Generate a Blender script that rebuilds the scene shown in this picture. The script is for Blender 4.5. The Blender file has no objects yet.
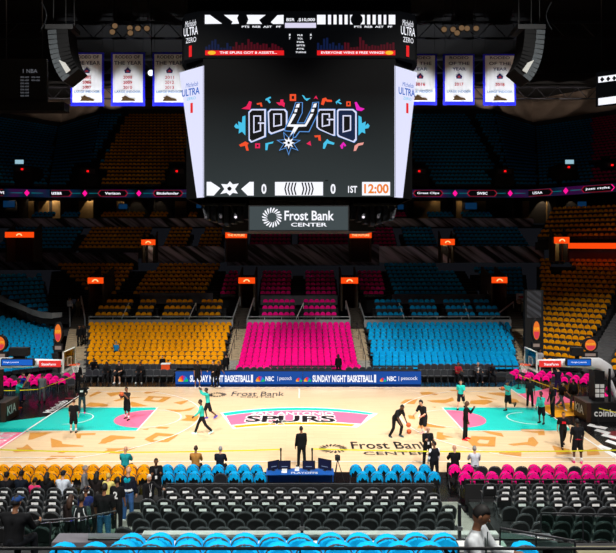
import bpy, bmesh, math, random
from mathutils import Vector, Matrix, noise
random.seed(7)
PI = math.pi
S = bpy.context.scene
C = S.collection
# ------------------------------------------------------------------ camera
CAMZ = 9.48
F = 630.0
cam = bpy.data.cameras.new('camera')
cam.sensor_width = 36.0
cam.lens = F / 616.0 * 36.0
cam.shift_x = 8.0 / 616.0
cam.shift_y = -26.5 / 616.0
cam.clip_end = 400
camo = bpy.data.objects.new('camera', cam)
camo.location = (0, 0, CAMZ)
camo.rotation_euler = (PI / 2, 0, 0)
C.objects.link(camo)
S.camera = camo
# ------------------------------------------------------------------ world
W = bpy.data.worlds.new('world')
S.world = W
W.use_nodes = True
W.node_tree.nodes['Background'].inputs[0].default_value = (0.7, 0.75, 1.0, 1)
W.node_tree.nodes['Background'].inputs[1].default_value = 0.007
S.view_settings.view_transform = 'Standard'
S.view_settings.look = 'None'
S.view_settings.exposure = 0.0
S.view_settings.gamma = 1.0
S.view_settings.use_curve_mapping = False


# ------------------------------------------------------------------ arena lamps
def spot(name, loc, target, watts, cone, blend, col=(1.0, 0.97, 0.92), radius=0.5):
    l = bpy.data.lights.new(name, 'SPOT')
    l.energy = watts
    l.spot_size = math.radians(cone)
    l.spot_blend = blend
    l.shadow_soft_size = radius
    l.color = col
    o = bpy.data.objects.new(name, l)
    o.location = loc
    o.rotation_euler = (Vector(target) - Vector(loc)).to_track_quat('-Z', 'Y').to_euler()
    C.objects.link(o)
    return o


KEY = 27000
for sg in (-1, 1):
    # near side rows of lamps: they light the court and the lower bowl opposite
    spot('arena_spot', (sg * 21, 14, 30), (sg * 14, 39, 0), KEY, 44, 0.5)
    spot('arena_spot', (sg * 12, 14, 30), (sg * 2, 40, 0), KEY * .8, 44, 0.5)
    spot('arena_spot', (sg * 22, 16, 30), (sg * 1, 46, 0), KEY * .7, 34, 0.7)
    # far side rows
    spot('arena_spot', (sg * 21, 55, 30), (sg * 12, 30, 0), KEY * .6, 48, 0.5)
    spot('arena_spot', (sg * 12, 55, 30), (sg * 2.5, 29, 0), KEY * .6, 48, 0.5)
    # above the lower bowl opposite
    spot('bowl_spot', (sg * 4, 40, 30), (sg * 4, 48, 0), KEY * .42, 32, 0.9)
    spot('bowl_spot', (sg * 14, 40, 30), (sg * 12, 49, 0), KEY * .38, 32, 0.9)
    # lamps above the near stands
    spot('arena_spot', (sg * 10, 6, 29), (sg * 6.5, 19, 0), KEY * .95, 62, 0.6)
    spot('arena_spot', (sg * 6, -3, 26), (sg * 3, 9, 4), KEY * .27, 60, 0.6)
    spot('corner_spot', (sg * 14, 22, 30), (sg * 23, 46.5, 0), KEY * 1.0, 32, 0.8)
    for x in (28, 32, 36, 40, 45, 50):
        spot('wall_wash', (sg * (x - 1), 88 if x < 45 else 82, 30.6), (sg * x, 97 if x < 45 else 91, 34.4), 800, 52, 0.25, (1.0, .86, .74), .3)
# spots added below the banners to brighten their lower cloth
for x in (-20.3, -16.4, -12.4, 11.3, 15.1, 19.0):
    spot('banner_spot', (x, 54, 15.5), (x, 60, 21.9), 9500, 33, 0.35, (0.95, 0.97, 1.0), .1)
# added wide fill that lifts the level of the dim tiers
for x in (-22, 22):
    l = bpy.data.lights.new('tier_fill', 'AREA')
    l.energy = 95
    l.size = 10
    l.color = (1.0, 0.72, 0.55)
    o = bpy.data.objects.new('tier_fill', l)
    o.location = (x, 54, 30.3)
    C.objects.link(o)


# ------------------------------------------------------------------ materials
MATS = {}


def s2l(c):
    return tuple((v / 255 / 12.92) if v / 255 <= 0.04045 else ((v / 255 + 0.055) / 1.055) ** 2.4 for v in c)


def mat(name, rgb, rough=0.7, metal=0.0, emit=0.0, var=0.12, scale=30.0, bump=0.0, coat=0.0, spec=0.5):
    if name in MATS:
        return MATS[name]
    m = bpy.data.materials.new(name)
    m.use_nodes = True
    nt = m.node_tree
    b = nt.nodes['Principled BSDF']
    col = s2l(rgb)
    b.inputs['Roughness'].default_value = rough
    b.inputs['Metallic'].default_value = metal
    b.inputs['Specular IOR Level'].default_value = spec
    b.inputs['Coat Weight'].default_value = coat
    if emit:
        b.inputs['Base Color'].default_value = (0.01, 0.01, 0.01, 1)
        b.inputs['Emission Color'].default_value = (*col, 1)
        b.inputs['Emission Strength'].default_value = emit
        b.inputs['Specular IOR Level'].default_value = 0.0
        b.inputs['Roughness'].default_value = 1.0
    else:
        tc = nt.nodes.new('ShaderNodeTexCoord')
        n = nt.nodes.new('ShaderNodeTexNoise')
        n.inputs['Scale'].default_value = scale
        n.inputs['Detail'].default_value = 3
        nt.links.new(tc.outputs['Object'], n.inputs['Vector'])
        r = nt.nodes.new('ShaderNodeValToRGB')
        r.color_ramp.elements[0].position = 0.3
        r.color_ramp.elements[1].position = 0.7
        r.color_ramp.elements[0].color = (*[v * (1 - var) for v in col], 1)
        r.color_ramp.elements[1].color = (*[min(1, v * (1 + var)) for v in col], 1)
        nt.links.new(n.outputs['Fac'], r.inputs['Fac'])
        nt.links.new(r.outputs['Color'], b.inputs['Base Color'])
        if bump:
            bp = nt.nodes.new('ShaderNodeBump')
            bp.inputs['Strength'].default_value = bump
            nt.links.new(n.outputs['Fac'], bp.inputs['Height'])
            nt.links.new(bp.outputs['Normal'], b.inputs['Normal'])
    MATS[name] = m
    return m


def emis(name, rgb, k=1.0):
    return mat('glow_' + name, rgb, emit=k)


def glass(name, rgb=(200, 225, 220)):
    if name in MATS:
        return MATS[name]
    m = bpy.data.materials.new(name)
    m.use_nodes = True
    nt = m.node_tree
    out = nt.nodes['Material Output']
    nt.nodes.remove(nt.nodes['Principled BSDF'])
    tr = nt.nodes.new('ShaderNodeBsdfTransparent')
    tr.inputs[0].default_value = (*s2l(rgb), 1)
    gl = nt.nodes.new('ShaderNodeBsdfGlossy')
    gl.inputs['Roughness'].default_value = 0.05
    fr = nt.nodes.new('ShaderNodeFresnel')
    fr.inputs[0].default_value = 1.35
    mx = nt.nodes.new('ShaderNodeMixShader')
    nt.links.new(fr.outputs[0], mx.inputs[0])
    nt.links.new(tr.outputs[0], mx.inputs[1])
    nt.links.new(gl.outputs[0], mx.inputs[2])
    nt.links.new(mx.outputs[0], out.inputs[0])
    MATS[name] = m
    return m


def wood_mat():
    m = bpy.data.materials.new('maple_planks')
    m.use_nodes = True
    nt = m.node_tree
    b = nt.nodes['Principled BSDF']
    b.inputs['Roughness'].default_value = 0.32
    b.inputs['Specular IOR Level'].default_value = 0.35
    tc = nt.nodes.new('ShaderNodeTexCoord')
    mp = nt.nodes.new('ShaderNodeMapping')
    mp.inputs['Scale'].default_value = (1, 1, 1)
    br = nt.nodes.new('ShaderNodeTexBrick')
    br.inputs['Color1'].default_value = (*s2l((232, 203, 164)), 1)
    br.inputs['Color2'].default_value = (*s2l((225, 193, 152)), 1)
    br.inputs['Mortar'].default_value = (*s2l((210, 176, 134)), 1)
    br.inputs['Scale'].default_value = 1.0
    br.inputs['Mortar Size'].default_value = 0.004
    br.inputs['Brick Width'].default_value = 1.4
    br.inputs['Row Height'].default_value = 0.11
    nt.links.new(tc.outputs['Object'], mp.inputs['Vector'])
    nt.links.new(mp.outputs['Vector'], br.inputs['Vector'])
    nt.links.new(br.outputs['Color'], b.inputs['Base Color'])
    return m


def mural_mat(name, dark, light, scale):
    m = bpy.data.materials.new(name)
    m.use_nodes = True
    nt = m.node_tree
    b = nt.nodes['Principled BSDF']
    b.inputs['Roughness'].default_value = 0.7
    tc = nt.nodes.new('ShaderNodeTexCoord')
    mp = nt.nodes.new('ShaderNodeMapping')
    mp0 = nt.nodes.new('ShaderNodeMapping')
    mp0.inputs['Rotation'].default_value = (0, 0.95, 0)
    mp.inputs['Scale'].default_value = (scale * 2, 0.05, scale * 0.16)
    n = nt.nodes.new('ShaderNodeTexNoise')
    n.inputs['Scale'].default_value = 1.6
    n.inputs['Detail'].default_value = 5
    r = nt.nodes.new('ShaderNodeValToRGB')
    r.color_ramp.elements[0].position = 0.42
    r.color_ramp.elements[1].position = 0.62
    r.color_ramp.elements[0].color = (*s2l(dark), 1)
    r.color_ramp.elements[1].color = (*s2l(light), 1)
    nt.links.new(tc.outputs['Object'], mp0.inputs['Vector'])
    nt.links.new(mp0.outputs['Vector'], mp.inputs['Vector'])
    nt.links.new(mp.outputs['Vector'], n.inputs['Vector'])
    nt.links.new(n.outputs['Fac'], r.inputs['Fac'])
    nt.links.new(r.outputs['Color'], b.inputs['Base Color'])
    return m


SHIRT = {
    'orange': mat('orange_shirt_cloth', (255, 164, 0), 0.9, scale=9, var=.1, bump=.15, spec=.15),
    'pink': mat('pink_shirt_cloth', (255, 0, 138), 0.9, scale=9, var=.1, bump=.15, spec=.15),
    'blue': mat('blue_shirt_cloth', (0, 164, 226), 0.9, scale=9, var=.1, bump=.15, spec=.15),
}
SHIRT['crimson'] = SHIRT['pink']
SEATPL = mat('charcoal_seat_plastic', (46, 48, 54), 0.5, scale=60)
BLK = mat('black_vinyl', (17, 18, 20), 0.45, scale=50)
BLKM = mat('matte_black', (14, 14, 16), 0.85, scale=20)
CHROME = mat('grey_tube_metal', (120, 124, 126), 0.35, 0.7)
DARKM = mat('dark_steel', (38, 40, 44), 0.45, 0.5)
WHITE = mat('white_paint', (235, 235, 235), 0.6, var=.03)
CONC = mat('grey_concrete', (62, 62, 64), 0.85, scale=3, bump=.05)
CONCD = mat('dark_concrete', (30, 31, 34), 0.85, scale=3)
CONCL = mat('pale_concrete', (158, 156, 148), 0.8, scale=4)
STEPM = mat('tan_step_concrete', (176, 158, 130), 0.85, scale=4)
LEDGE = mat('pale_grey_ledge', (190, 192, 190), 0.7, scale=4)


# ------------------------------------------------------------------ mesh builder
class MB:
    def __init__(self):
        self.v = []
        self.f = []
        self.m = []
        self.mats = []

    def mi(self, m):
        if m not in self.mats:
            self.mats.append(m)
        return self.mats.index(m)

    def add(self, vs, fs, m):
        o = len(self.v)
        self.v += [tuple(v) for v in vs]
        k = self.mi(m)
        for f in fs:
            self.f.append(tuple(i + o for i in f))
            self.m.append(k)
        return self

    def quad(self, a, b, c, d, m):
        return self.add([a, b, c, d], [(0, 1, 2, 3)], m)

    def poly(self, pts, m):
        return self.add(pts, [tuple(range(len(pts)))], m)

    def box(self, x0, x1, y0, y1, z0, z1, m, M=None):
        vs = [(x, y, z) for z in (z0, z1) for y in (y0, y1) for x in (x0, x1)]
        if M is not None:
            vs = [tuple(M @ Vector(v)) for v in vs]
        return self.add(vs, [(0, 2, 3, 1), (4, 5, 7, 6), (0, 1, 5, 4), (2, 6, 7, 3), (0, 4, 6, 2), (1, 3, 7, 5)], m)

    def prism(self, pts, ext, m):
        """pts: 3D loop, ext: extrusion vector"""
        n = len(pts)
        e = Vector(ext)
        vs = [Vector(p) for p in pts] + [Vector(p) + e for p in pts]
        fs = [tuple(range(n))[::-1], tuple(range(n, 2 * n))] + [(i, (i + 1) % n, n + (i + 1) % n, n + i) for i in range(n)]
        return self.add(vs, fs, m)

    def tube(self, path, r, m, n=6, closed=False):
        path = [Vector(p) for p in path]
        rs = r if isinstance(r, (list, tuple)) else [r] * len(path)
        vs = []
        k = len(path)
        up = None
        for i, p in enumerate(path):
            d = (path[min(i + 1, k - 1)] - path[max(i - 1, 0)]).normalized()
            if up is None:
                up = Vector((0, 0, 1)) if abs(d.z) < .9 else Vector((1, 0, 0))
            a = d.cross(up)
            if a.length < 1e-4:
                a = d.cross(Vector((0.3, 1, 0.1)))
            a.normalize()
            b = a.cross(d)
            for j in range(n):
                t = 2 * PI * j / n
                vs.append(p + (a * math.cos(t) + b * math.sin(t)) * rs[i])
        fs = [(i * n + j, i * n + (j + 1) % n, (i + 1) * n + (j + 1) % n, (i + 1) * n + j) for i in range(k - 1) for j in range(n)]
        fs += [tuple(range(n))[::-1], tuple(range((k - 1) * n, k * n))]
        return self.add(vs, fs, m)

    def ball(self, c, rx, ry, rz, m, n=12, k=8, fn=None, M=None):
        vs = [Vector((0, 0, rz))]
        for i in range(1, k):
            a = PI * i / k
            for j in range(n):
                t = 2 * PI * j / n
                vs.append(Vector((rx * math.sin(a) * math.cos(t), ry * math.sin(a) * math.sin(t), rz * math.cos(a))))
        vs.append(Vector((0, 0, -rz)))
        if fn:
            vs = [Vector(fn(v)) for v in vs]
        if M is not None:
            vs = [M @ v for v in vs]
        vs = [v + Vector(c) for v in vs]
        fs = [(0, 1 + j, 1 + (j + 1) % n) for j in range(n)]
        for i in range(k - 2):
            for j in range(n):
                a = 1 + i * n
                fs.append((a + j, a + n + j, a + n + (j + 1) % n, a + (j + 1) % n))
        l = len(vs) - 1
        a = 1 + (k - 2) * n
        fs += [(l, a + (j + 1) % n, a + j) for j in range(n)]
        return self.add(vs, fs, m)

    def capsule(self, p0, r0, p1, r1, m, n=10):
        self.ball(p0, r0, r0, r0, m, n, 6)
        self.ball(p1, r1, r1, r1, m, n, 6)
        if (Vector(p0) - Vector(p1)).length > 1e-3:
            self.tube([p0, p1], [r0, r1], m, n)
        return self

    def mesh(self, name, smooth=False):
        me = bpy.data.meshes.new(name)
        me.from_pydata(self.v, [], self.f)
        for m in self.mats:
            me.materials.append(m)
        me.polygons.foreach_set('material_index', self.m)
        if smooth:
            me.polygons.foreach_set('use_smooth', [True] * len(self.f))
        me.update()
        return me

    def build(self, name, parent=None, smooth=False, local=False):
        me = self.mesh(name, smooth)
        if parent is not None and not local:
            me.transform(rootM(parent).inverted())
        return link(name, me, parent)


RM = {}


def rootM(o):
    while o.parent is not None:
        o = o.parent
    return RM.get(o.name, Matrix.Identity(4))


def link(name, me, parent=None):
    o = bpy.data.objects.new(name, me)
    C.objects.link(o)
    if parent is not None:
        o.parent = parent
    return o


def tag(o, label=None, cat=None, group=None, kind=None):
    if label:
        o['label'] = label
    if cat:
        o['category'] = cat
    if group:
        o['group'] = group
    if kind:
        o['kind'] = kind
    return o


def thing(name, label, cat, loc=(0, 0, 0), rz=0.0, group=None):
    o = bpy.data.objects.new(name, None)
    o.empty_display_size = 0.1
    C.objects.link(o)
    o.location = loc
    o.rotation_euler = (0, 0, rz)
    RM[o.name] = Matrix.Translation(loc) @ Matrix.Rotation(rz, 4, 'Z')
    return tag(o, label, cat, group)


def struct(o):
    o['kind'] = 'structure'
    return o


def dup(root, loc, rz, label, group=None):
    r = root.copy()
    C.objects.link(r)
    r.location = loc
    r.rotation_euler = (0, 0, rz)
    RM[r.name] = Matrix.Translation(loc) @ Matrix.Rotation(rz, 4, 'Z')
    r['label'] = label
    if group:
        r['group'] = group
    for ch in root.children:
        c = ch.copy()
        C.objects.link(c)
        c.parent = r
        for g in ch.children:
            d = g.copy()
            C.objects.link(d)
            d.parent = c
    return r


def at(px, py, Y):
    """world point seen in direction px,py at depth Y"""
    return Vector(((px - 300) / F * Y, Y, CAMZ - (py - 250) / F * Y))


def gr(px, py, z=0.0):
    """point of the horizontal plane z in direction px,py"""
    Y = (CAMZ - z) * F / (py - 250)
    return Vector(((px - 300) / F * Y, Y, z))


def text_mesh(s, bold=0.0, shear=0.0):
    cu = bpy.data.curves.new('lettering', 'FONT')
    cu.body = s
    cu.offset = bold
    cu.shear = shear
    cu.resolution_u = 3
    ob = bpy.data.objects.new('lettering', cu)
    me = bpy.data.meshes.new_from_object(ob)
    bpy.data.objects.remove(ob)
    return me


def text(name, s, O, R, U, m, parent, w=None, h=None, bold=0.0, lift=0.01, center=False, shear=0.0):
    """lettering with its lower left corner at O, running along R, rising along U"""
    me = text_mesh(s, bold, shear)
    me.materials.clear()
    me.materials.append(m)
    xs = [v.co.x for v in me.vertices]
    ys = [v.co.y for v in me.vertices]
    x0, x1, y0, y1 = min(xs), max(xs), min(ys), max(ys)
    if w is None:
        w = h * (x1 - x0) / (y1 - y0)
    if h is None:
        h = w * (y1 - y0) / (x1 - x0)
    R = Vector(R).normalized()
    U = Vector(U).normalized()
    N = R.cross(U)
    O = Vector(O) + N * lift
    if center:
        O = O - R * w / 2 - U * h / 2
    for v in me.vertices:
        v.co = O + R * ((v.co.x - x0) / (x1 - x0) * w) + U * ((v.co.y - y0) / (y1 - y0) * h)
    if parent is not None:
        me.transform(rootM(parent).inverted())
    return link(name, me, parent)


ORD = ('first second third fourth fifth sixth seventh eighth ninth tenth eleventh twelfth thirteenth fourteenth fifteenth '
       'sixteenth seventeenth eighteenth nineteenth twentieth').split()


def nth(i):
    if i < 20:
        return ORD[i]
    tens = {2: 'twenty', 3: 'thirty', 4: 'forty', 5: 'fifty', 6: 'sixty'}
    t, u = divmod(i + 1, 10)
    if u == 0:
        return {2: 'twentieth', 3: 'thirtieth', 4: 'fortieth', 5: 'fiftieth', 6: 'sixtieth'}[t]
    return tens[t] + '-' + ORD[u - 1]
# ================================================================== SETTING
WOOD = wood_mat()
# concrete base slab of the arena bowl
mb = MB()
mb.box(-70, 70, -2, 112, -0.4, -0.06, CONCD)
struct(mb.build('floor'))
# black event flooring round the court
BLKF = mat('black_gloss_flooring', (13, 14, 16), 0.22, scale=2)
mb = MB()
mb.box(-26, 26, 22.9, 47.4, -0.06, 0.0, BLKF)
struct(mb.build('floor_surround'))
# maple court
mb = MB()
mb.box(-17.2, 14.75, 26.9, 43.55, -0.02, 0.012, WOOD)
mb.box(14.75, 15.0, 26.9, 43.55, -0.02, 0.012, WOOD)
court = struct(mb.build('floor_court'))
TEAL = mat('teal_court_paint', (0, 200, 188), 0.35, scale=3, var=.03)
ROSE = mat('rose_court_paint', (250, 112, 150), 0.35, scale=3, var=.03)
GOLD = mat('golden_wood_stain', (206, 142, 58), 0.35, scale=8, var=.06)
AMBER = mat('amber_court_paint', (252, 172, 0), 0.35, scale=3, var=.03)
LINE = mat('white_court_line', (246, 244, 240), 0.35, var=.02)
INK = mat('black_court_lettering', (12, 12, 14), 0.35, var=.02)


def fl(pts, z):
    out = []
    for p in pts:
        g = gr(p[0], p[1], 0)
        out.append((g.x, g.y, z))
    return out


def wp(pts, z):
    return [(x, y, z) for x, y in pts]


def slab(mb, pts, m):
    mb.prism(pts, (0, 0, -0.003), m)


YC, YN, YF = 35.4, 28.15, 43.1
XB = 14.33
# black floor beyond the wood on the two baselines
mb = MB()
slab(mb, fl([(-40, 424), (0, 422.5), (48, 416.5), (66, 407), (40, 408), (-40, 412)], 0.020), BLKF)
slab(mb, fl([(-40, 412), (40, 408), (66, 407), (90, 389.3), (88, 387), (-40, 387)], 0.020), BLKF)
slab(mb, fl([(583, 430), (553, 418), (590, 416), (660, 416), (660, 480), (645, 478)], 0.020), BLKF)
struct(mb.build('floor_end_mat', court))
mb = MB()
for sgn in (-1, 1):
    x0, x1 = (-XB, -8.54) if sgn < 0 else (8.54, XB)
    slab(mb, wp([(x0, YC - 2.44), (x1, YC - 2.44), (x1, YC + 2.44), (x0, YC + 2.44)], 0.018), TEAL)
    xc = -8.54 if sgn < 0 else 8.54
    slab(mb, wp([(xc + sgn * 1.85 * math.sin(t), YC + 1.85 * math.cos(t)) for t in [PI * i / 24 for i in range(25)]], 0.022), ROSE)
slab(mb, fl([(-40, 425), (0, 422.6), (50, 416.5), (62, 409), (31, 430.8), (27, 432.3), (-40, 432.6)], 0.024), TEAL)
slab(mb, fl([(-40, 434), (0, 433.2), (26.3, 432.4), (0, 449.5), (-40, 475)], 0.024), ROSE)
slab(mb, fl([(509.5, 388), (518, 384.5), (532, 384.5), (560, 398), (549, 400), (535, 395.5), (517, 393.2)], 0.024), TEAL)
slab(mb, fl([(517, 395), (528, 393), (549, 388.5), (575, 402.5), (538, 406), (534, 404.5)], 0.026), ROSE)
slab(mb, fl([(539, 406), (575, 402.8), (584, 415.2), (554, 418)], 0.028), AMBER)
struct(mb.build('floor_paint', court))
# boundary, lane and arc lines
mb = MB()
LW = 0.08


def pl(pts, w=LW, z=0.030, closed=False):
    n = len(pts)
    L, R = [], []
    for i in range(n):
        a = Vector(pts[max(i - 1, 0)])
        b = Vector(pts[min(i + 1, n - 1)])
        d = (b - a).normalized()
        p = Vector((-d.y, d.x)) * w / 2
        L.append(Vector(pts[i]) + p)
        R.append(Vector(pts[i]) - p)
    for i in range(n - 1):
        mb.add([(L[i].x, L[i].y, z), (L[i + 1].x, L[i + 1].y, z), (R[i + 1].x, R[i + 1].y, z), (R[i].x, R[i].y, z)], [(0, 3, 2, 1)], LINE)


pl([(-XB, YN), (XB, YN)])
pl([(-XB, YF), (XB, YF)])
pl([(-XB, YN), (-XB, YF)], .1)
pl([(XB, YN), (XB, YF)], .1)
pl([(-0.06, 40.2), (-0.06, YF)], .07)
for s in (-1, 1):
    xb, xe = s * XB, s * 8.54
    pl([(xb, YC - 2.44), (xe, YC - 2.44)], .06)
    pl([(xb, YC + 2.44), (xe, YC + 2.44)], .06)
    pl([(xe, YC - 2.47), (xe, YC + 2.47)], .08)
    pl([(xe - s * 1.83 * math.sin(t), YC + 1.83 * math.cos(t)) for t in [PI * i / 28 for i in range(29)]], .07)
    hx = s * 12.9
    pl([(hx - s * 1.22 * math.sin(t), YC + 1.22 * math.cos(t)) for t in [PI * i / 20 for i in range(21)]], .06)
    a0 = math.asin(6.7 / 7.24)
    arc = [(hx - s * 7.24 * math.cos(t), YC + 7.24 * math.sin(t)) for t in [-a0 + 2 * a0 * i / 40 for i in range(41)]]
    pl([(xb, YC - 6.7)] + arc + [(xb, YC + 6.7)], .07)
struct(mb.build('floor_lines', court))
# golden geometric motifs laid into the wood (coordinates on the plane of the floor)
mb = MB()
motifs = {
    (0, 370): ['165,348 290,345 180,385 155,388', '280,378 340,395 345,410 465,420 460,425 285,430',
               '68,450 95,445 90,432 125,430 150,412 197,452 150,453 110,455 85,457', '245,500 285,475 420,478 400,495 330,487 270,500',
               '315,460 345,447 380,447 350,462', '415,352 530,350 525,360 450,362 445,380 425,378', '540,410 580,385 640,374 652,380 608,400',
               '565,455 608,440 650,436 680,441 630,452 608,465', '490,145 545,115 560,125 500,150', '470,200 500,180 570,186 600,196 520,205'],
    (100, 370): ['35,130 125,120 110,135 60,148', '75,170 140,152 230,152 150,160 90,175', '175,175 265,200 180,205 165,190',
                 '405,182 500,165 450,193', '240,128 265,117 330,122 260,132', '360,218 460,222 525,205 500,225 420,235',
                 '445,280 480,265 470,250 545,255 545,275 520,285', '0,408 10,385 60,362 195,372 190,380 70,385 30,408',
                 '15,460 50,445 30,435 100,435 205,430 110,465', '235,330 270,323 265,332', '305,320 330,315 385,316 370,326 320,325',
                 '-10,190 45,190 40,203 0,203'],
    (400, 370): ['110,125 160,122 215,132 200,140 120,138', '150,170 255,165 290,152 300,170 250,185 180,180',
                 '390,170 480,165 515,175 470,193 385,188', '420,140 535,165 450,158', '480,130 560,125 600,135 590,150',
                 '30,165 100,160 80,190 0,185', '45,250 80,255 85,275 50,270', '95,325 105,305 140,295 260,315 240,322 150,315',
                 '205,345 240,348 235,360 300,375 240,375 265,385 200,388', '440,335 560,350 575,372 500,355', '548,458 608,458 608,470 550,470',
                 '275,112 320,110 320,120 290,120', '175,205 200,205 195,210'],
    (506, 370): ['80,330 210,330 215,362 180,362 175,350 90,340', '10,412 120,400 125,378 150,372 180,405 160,425 110,415 40,420',
                 '0,450 85,450 85,480 0,470', '255,420 350,440 365,465 280,470', '445,445 500,430 520,470 450,475', '10,155 60,165 75,182 20,180'],
}
rings = [((100, 370), '270,145 395,152 345,180 240,172', '300,153 350,155 325,170 280,167'),
         ((100, 370), '245,385 310,348 435,360 375,400 280,400', '290,386 325,365 385,369 352,390 300,391'),
         ((400, 370), '375,395 395,368 530,372 525,425 400,422', '425,400 440,385 495,390 485,410 440,408')]


def parse(s, off):
    return [(off[0] + float(a) / 5.527, off[1] + float(b) / 5.527) for a, b in (q.split(',') for q in s.split())]


mz = 0.014
for off, L in motifs.items():
    for s in L:
        mz += 0.0002
        slab(mb, fl(parse(s, off), mz), GOLD)
for off, o, i in rings:
    mz += 0.0002
    O, I = fl(parse(o, off), mz), fl(parse(i, off), mz)
    n = len(O)
    I = (I + [I[-1]] * n)[:n]
    for k in range(n):
        mb.poly([O[k], O[(k + 1) % n], I[(k + 1) % n], I[k]], GOLD)
struct(mb.build('floor_motif', court))
# centre emblem
mb = MB()


def band(xs, top, bot, m, z):
    for i in range(len(xs) - 1):
        slab(mb, fl([(xs[i], bot[i]), (xs[i + 1], bot[i + 1]), (xs[i + 1], top[i + 1]), (xs[i], top[i])], z), m)


def cy(x, l, c, r):
    t = (x - 299) / 78.0
    return c + (l - c) * t * t if t < 0 else c + (r - c) * t * t


xs = [232 + i * (356 - 232) / 16 for i in range(17)]
xo = [221 + i * (377 - 221) / 16 for i in range(17)]


def edge(xa, xb, f, n=16):
    return [(xa + (xb - xa) * i / n, f(xa + (xb - xa) * i / n)) for i in range(n + 1)]


TOP = lambda x: cy(x, 413, 407.4, 413.6)
WT = lambda x: cy(x, 416.6, 410.4, 415.8)
BOT = lambda x: cy(x, 430.5, 425.6, 429.5)


def region(f_top, f_bot, xl_t, xr_t, xl_b, xr_b, m, z):
    t = edge(xl_t, xr_t, f_top)
    b = edge(xl_b, xr_b, f_bot)
    for i in range(16):
        slab(mb, fl([b[i], b[i + 1], t[i + 1], t[i]], z), m)


region(TOP, BOT, 220, 378, 233, 357, LINE, 0.016)
region(lambda x: TOP(x) + .6, lambda x: WT(x), 223, 374, 225, 370, TEAL, 0.020)
region(lambda x: WT(x) + .3, lambda x: BOT(x) - 4.0, 226, 369, 231, 361, ROSE, 0.020)
region(lambda x: BOT(x) - 3.0, lambda x: BOT(x) - .7, 233, 355, 236, 352, AMBER, 0.020)
struct(mb.build('floor_emblem', court))


def ground_text(s, x0, x1, yb, yt, m, z=0.026, bold=0.0, shear=0.0):
    a, b, c = gr(x0, yb), gr(x1, yb), gr(x0, yt)
    w = (b - a).length
    h = c.y - a.y
    return struct(text('floor_lettering', s, (a.x, a.y, z), (1, 0, 0), (0, 1, 0), m, court, w, h, bold, 0, shear=shear))


ground_text('SAN ANTONIO', 251, 334, 415.4, 412.2, LINE, bold=.02)
ground_text('SPURS', 243.5, 337.5, 423.2, 415.4, LINE, 0.028, bold=.07)
ground_text('SPURS', 245, 336, 422.6, 416.0, INK, 0.032, bold=.03)
mb = MB()
st = gr(277, 422.5)
for rr, m, z in ((1.0, LINE, .034), (.78, INK, .038)):
    slab(mb, [(st.x + rr * (.62 if k % 2 == 0 else .25) * math.sin(PI * k / 8) * 1.1, st.y + rr * (1.0 if k % 2 == 0 else .35) * math.cos(PI * k / 8) * .75, z) for k in range(16)], m)
struct(mb.build('floor_star', court))
ground_text('Frost Bank', 352, 432, 449.2, 442.2, INK, bold=.01)
ground_text('CENTER', 364, 429, 455.4, 452.2, INK, bold=.01)
ground_text('Frost Bank', 231, 284, 396.2, 392.0, INK, bold=.0)
ground_text('CENTER', 240, 275, 397.9, 396.8, INK, bold=.0)
mb = MB()


def burst(mb, cx, cy_, rx, ry, m, P, n=18, inner=.48, tw=.25):
    for k in range(n):
        a = 2 * PI * k / n
        da = PI / n * .62
        pts = [(inner, a), (1.0, a + tw - da), (1.04, a + tw), (1.0, a + tw + da)]
        pts = [(inner, a - da * .5), (.8, a + tw * .7 - da), (1, a + tw - da * .6), (1.0, a + tw + da * .6), (.8, a + tw * .7 + da), (inner, a + da * .5)]
        mb.poly([P(cx + rx * r * math.sin(t), cy_ + ry * r * math.cos(t)) for r, t in pts][::-1], m)


c1 = gr(333, 449)
burst(mb, c1.x, c1.y, .68, .66, INK, lambda x, y: (x, y, .026))
c1 = gr(217, 395)
burst(mb, c1.x, c1.y, .62, .62, INK, lambda x, y: (x, y, .026))
struct(mb.build('floor_burst', court))
# slanting white lettering on the end floors
for s, p, q, h in (('Michelob', (52, 413), (69, 401), .55), ('THE MOST', (0.5, 445), (19, 433), .9)):
    a, b = gr(*p), gr(*q)
    d = (b - a)
    struct(text('floor_lettering', s, (a.x, a.y, .028), d, Vector((0, 0, 1)).cross(d), WHITE, court, d.length, h, .02, 0))
mb = MB()
for px, py, l in ((590, 424, 18), (597, 429, 14), (604, 434, 16), (608, 440, 12), (600, 445, 12), (608, 451, 10)):
    slab(mb, fl([(px, py), (px + l, py + 4), (px + l - 3, py + 6), (px - 3, py + 2)], .026), WHITE)
RED = mat('deep_red_floor_paint', (120, 10, 24), 0.3)
slab(mb, fl([(600, 433), (640, 428), (650, 446), (612, 440)], .024), RED)
slab(mb, fl([(65, 399.2), (76, 399.4), (76, 398.2), (65, 398.0)], .024), RED)
struct(mb.build('floor_print', court))
# near apron: black carpet and barrier in front of the folding chairs
mb = MB()
mb.box(-14, -3, 22.9, 23.6, 0, .3, BLKM)
mb.box(-3, 5.1, 22.9, 23.6, 0, .3, BLKM)
mb.box(6.2, 15, 22.9, 23.6, 0, .3, BLKM)
struct(mb.build('trim_1'))


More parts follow.
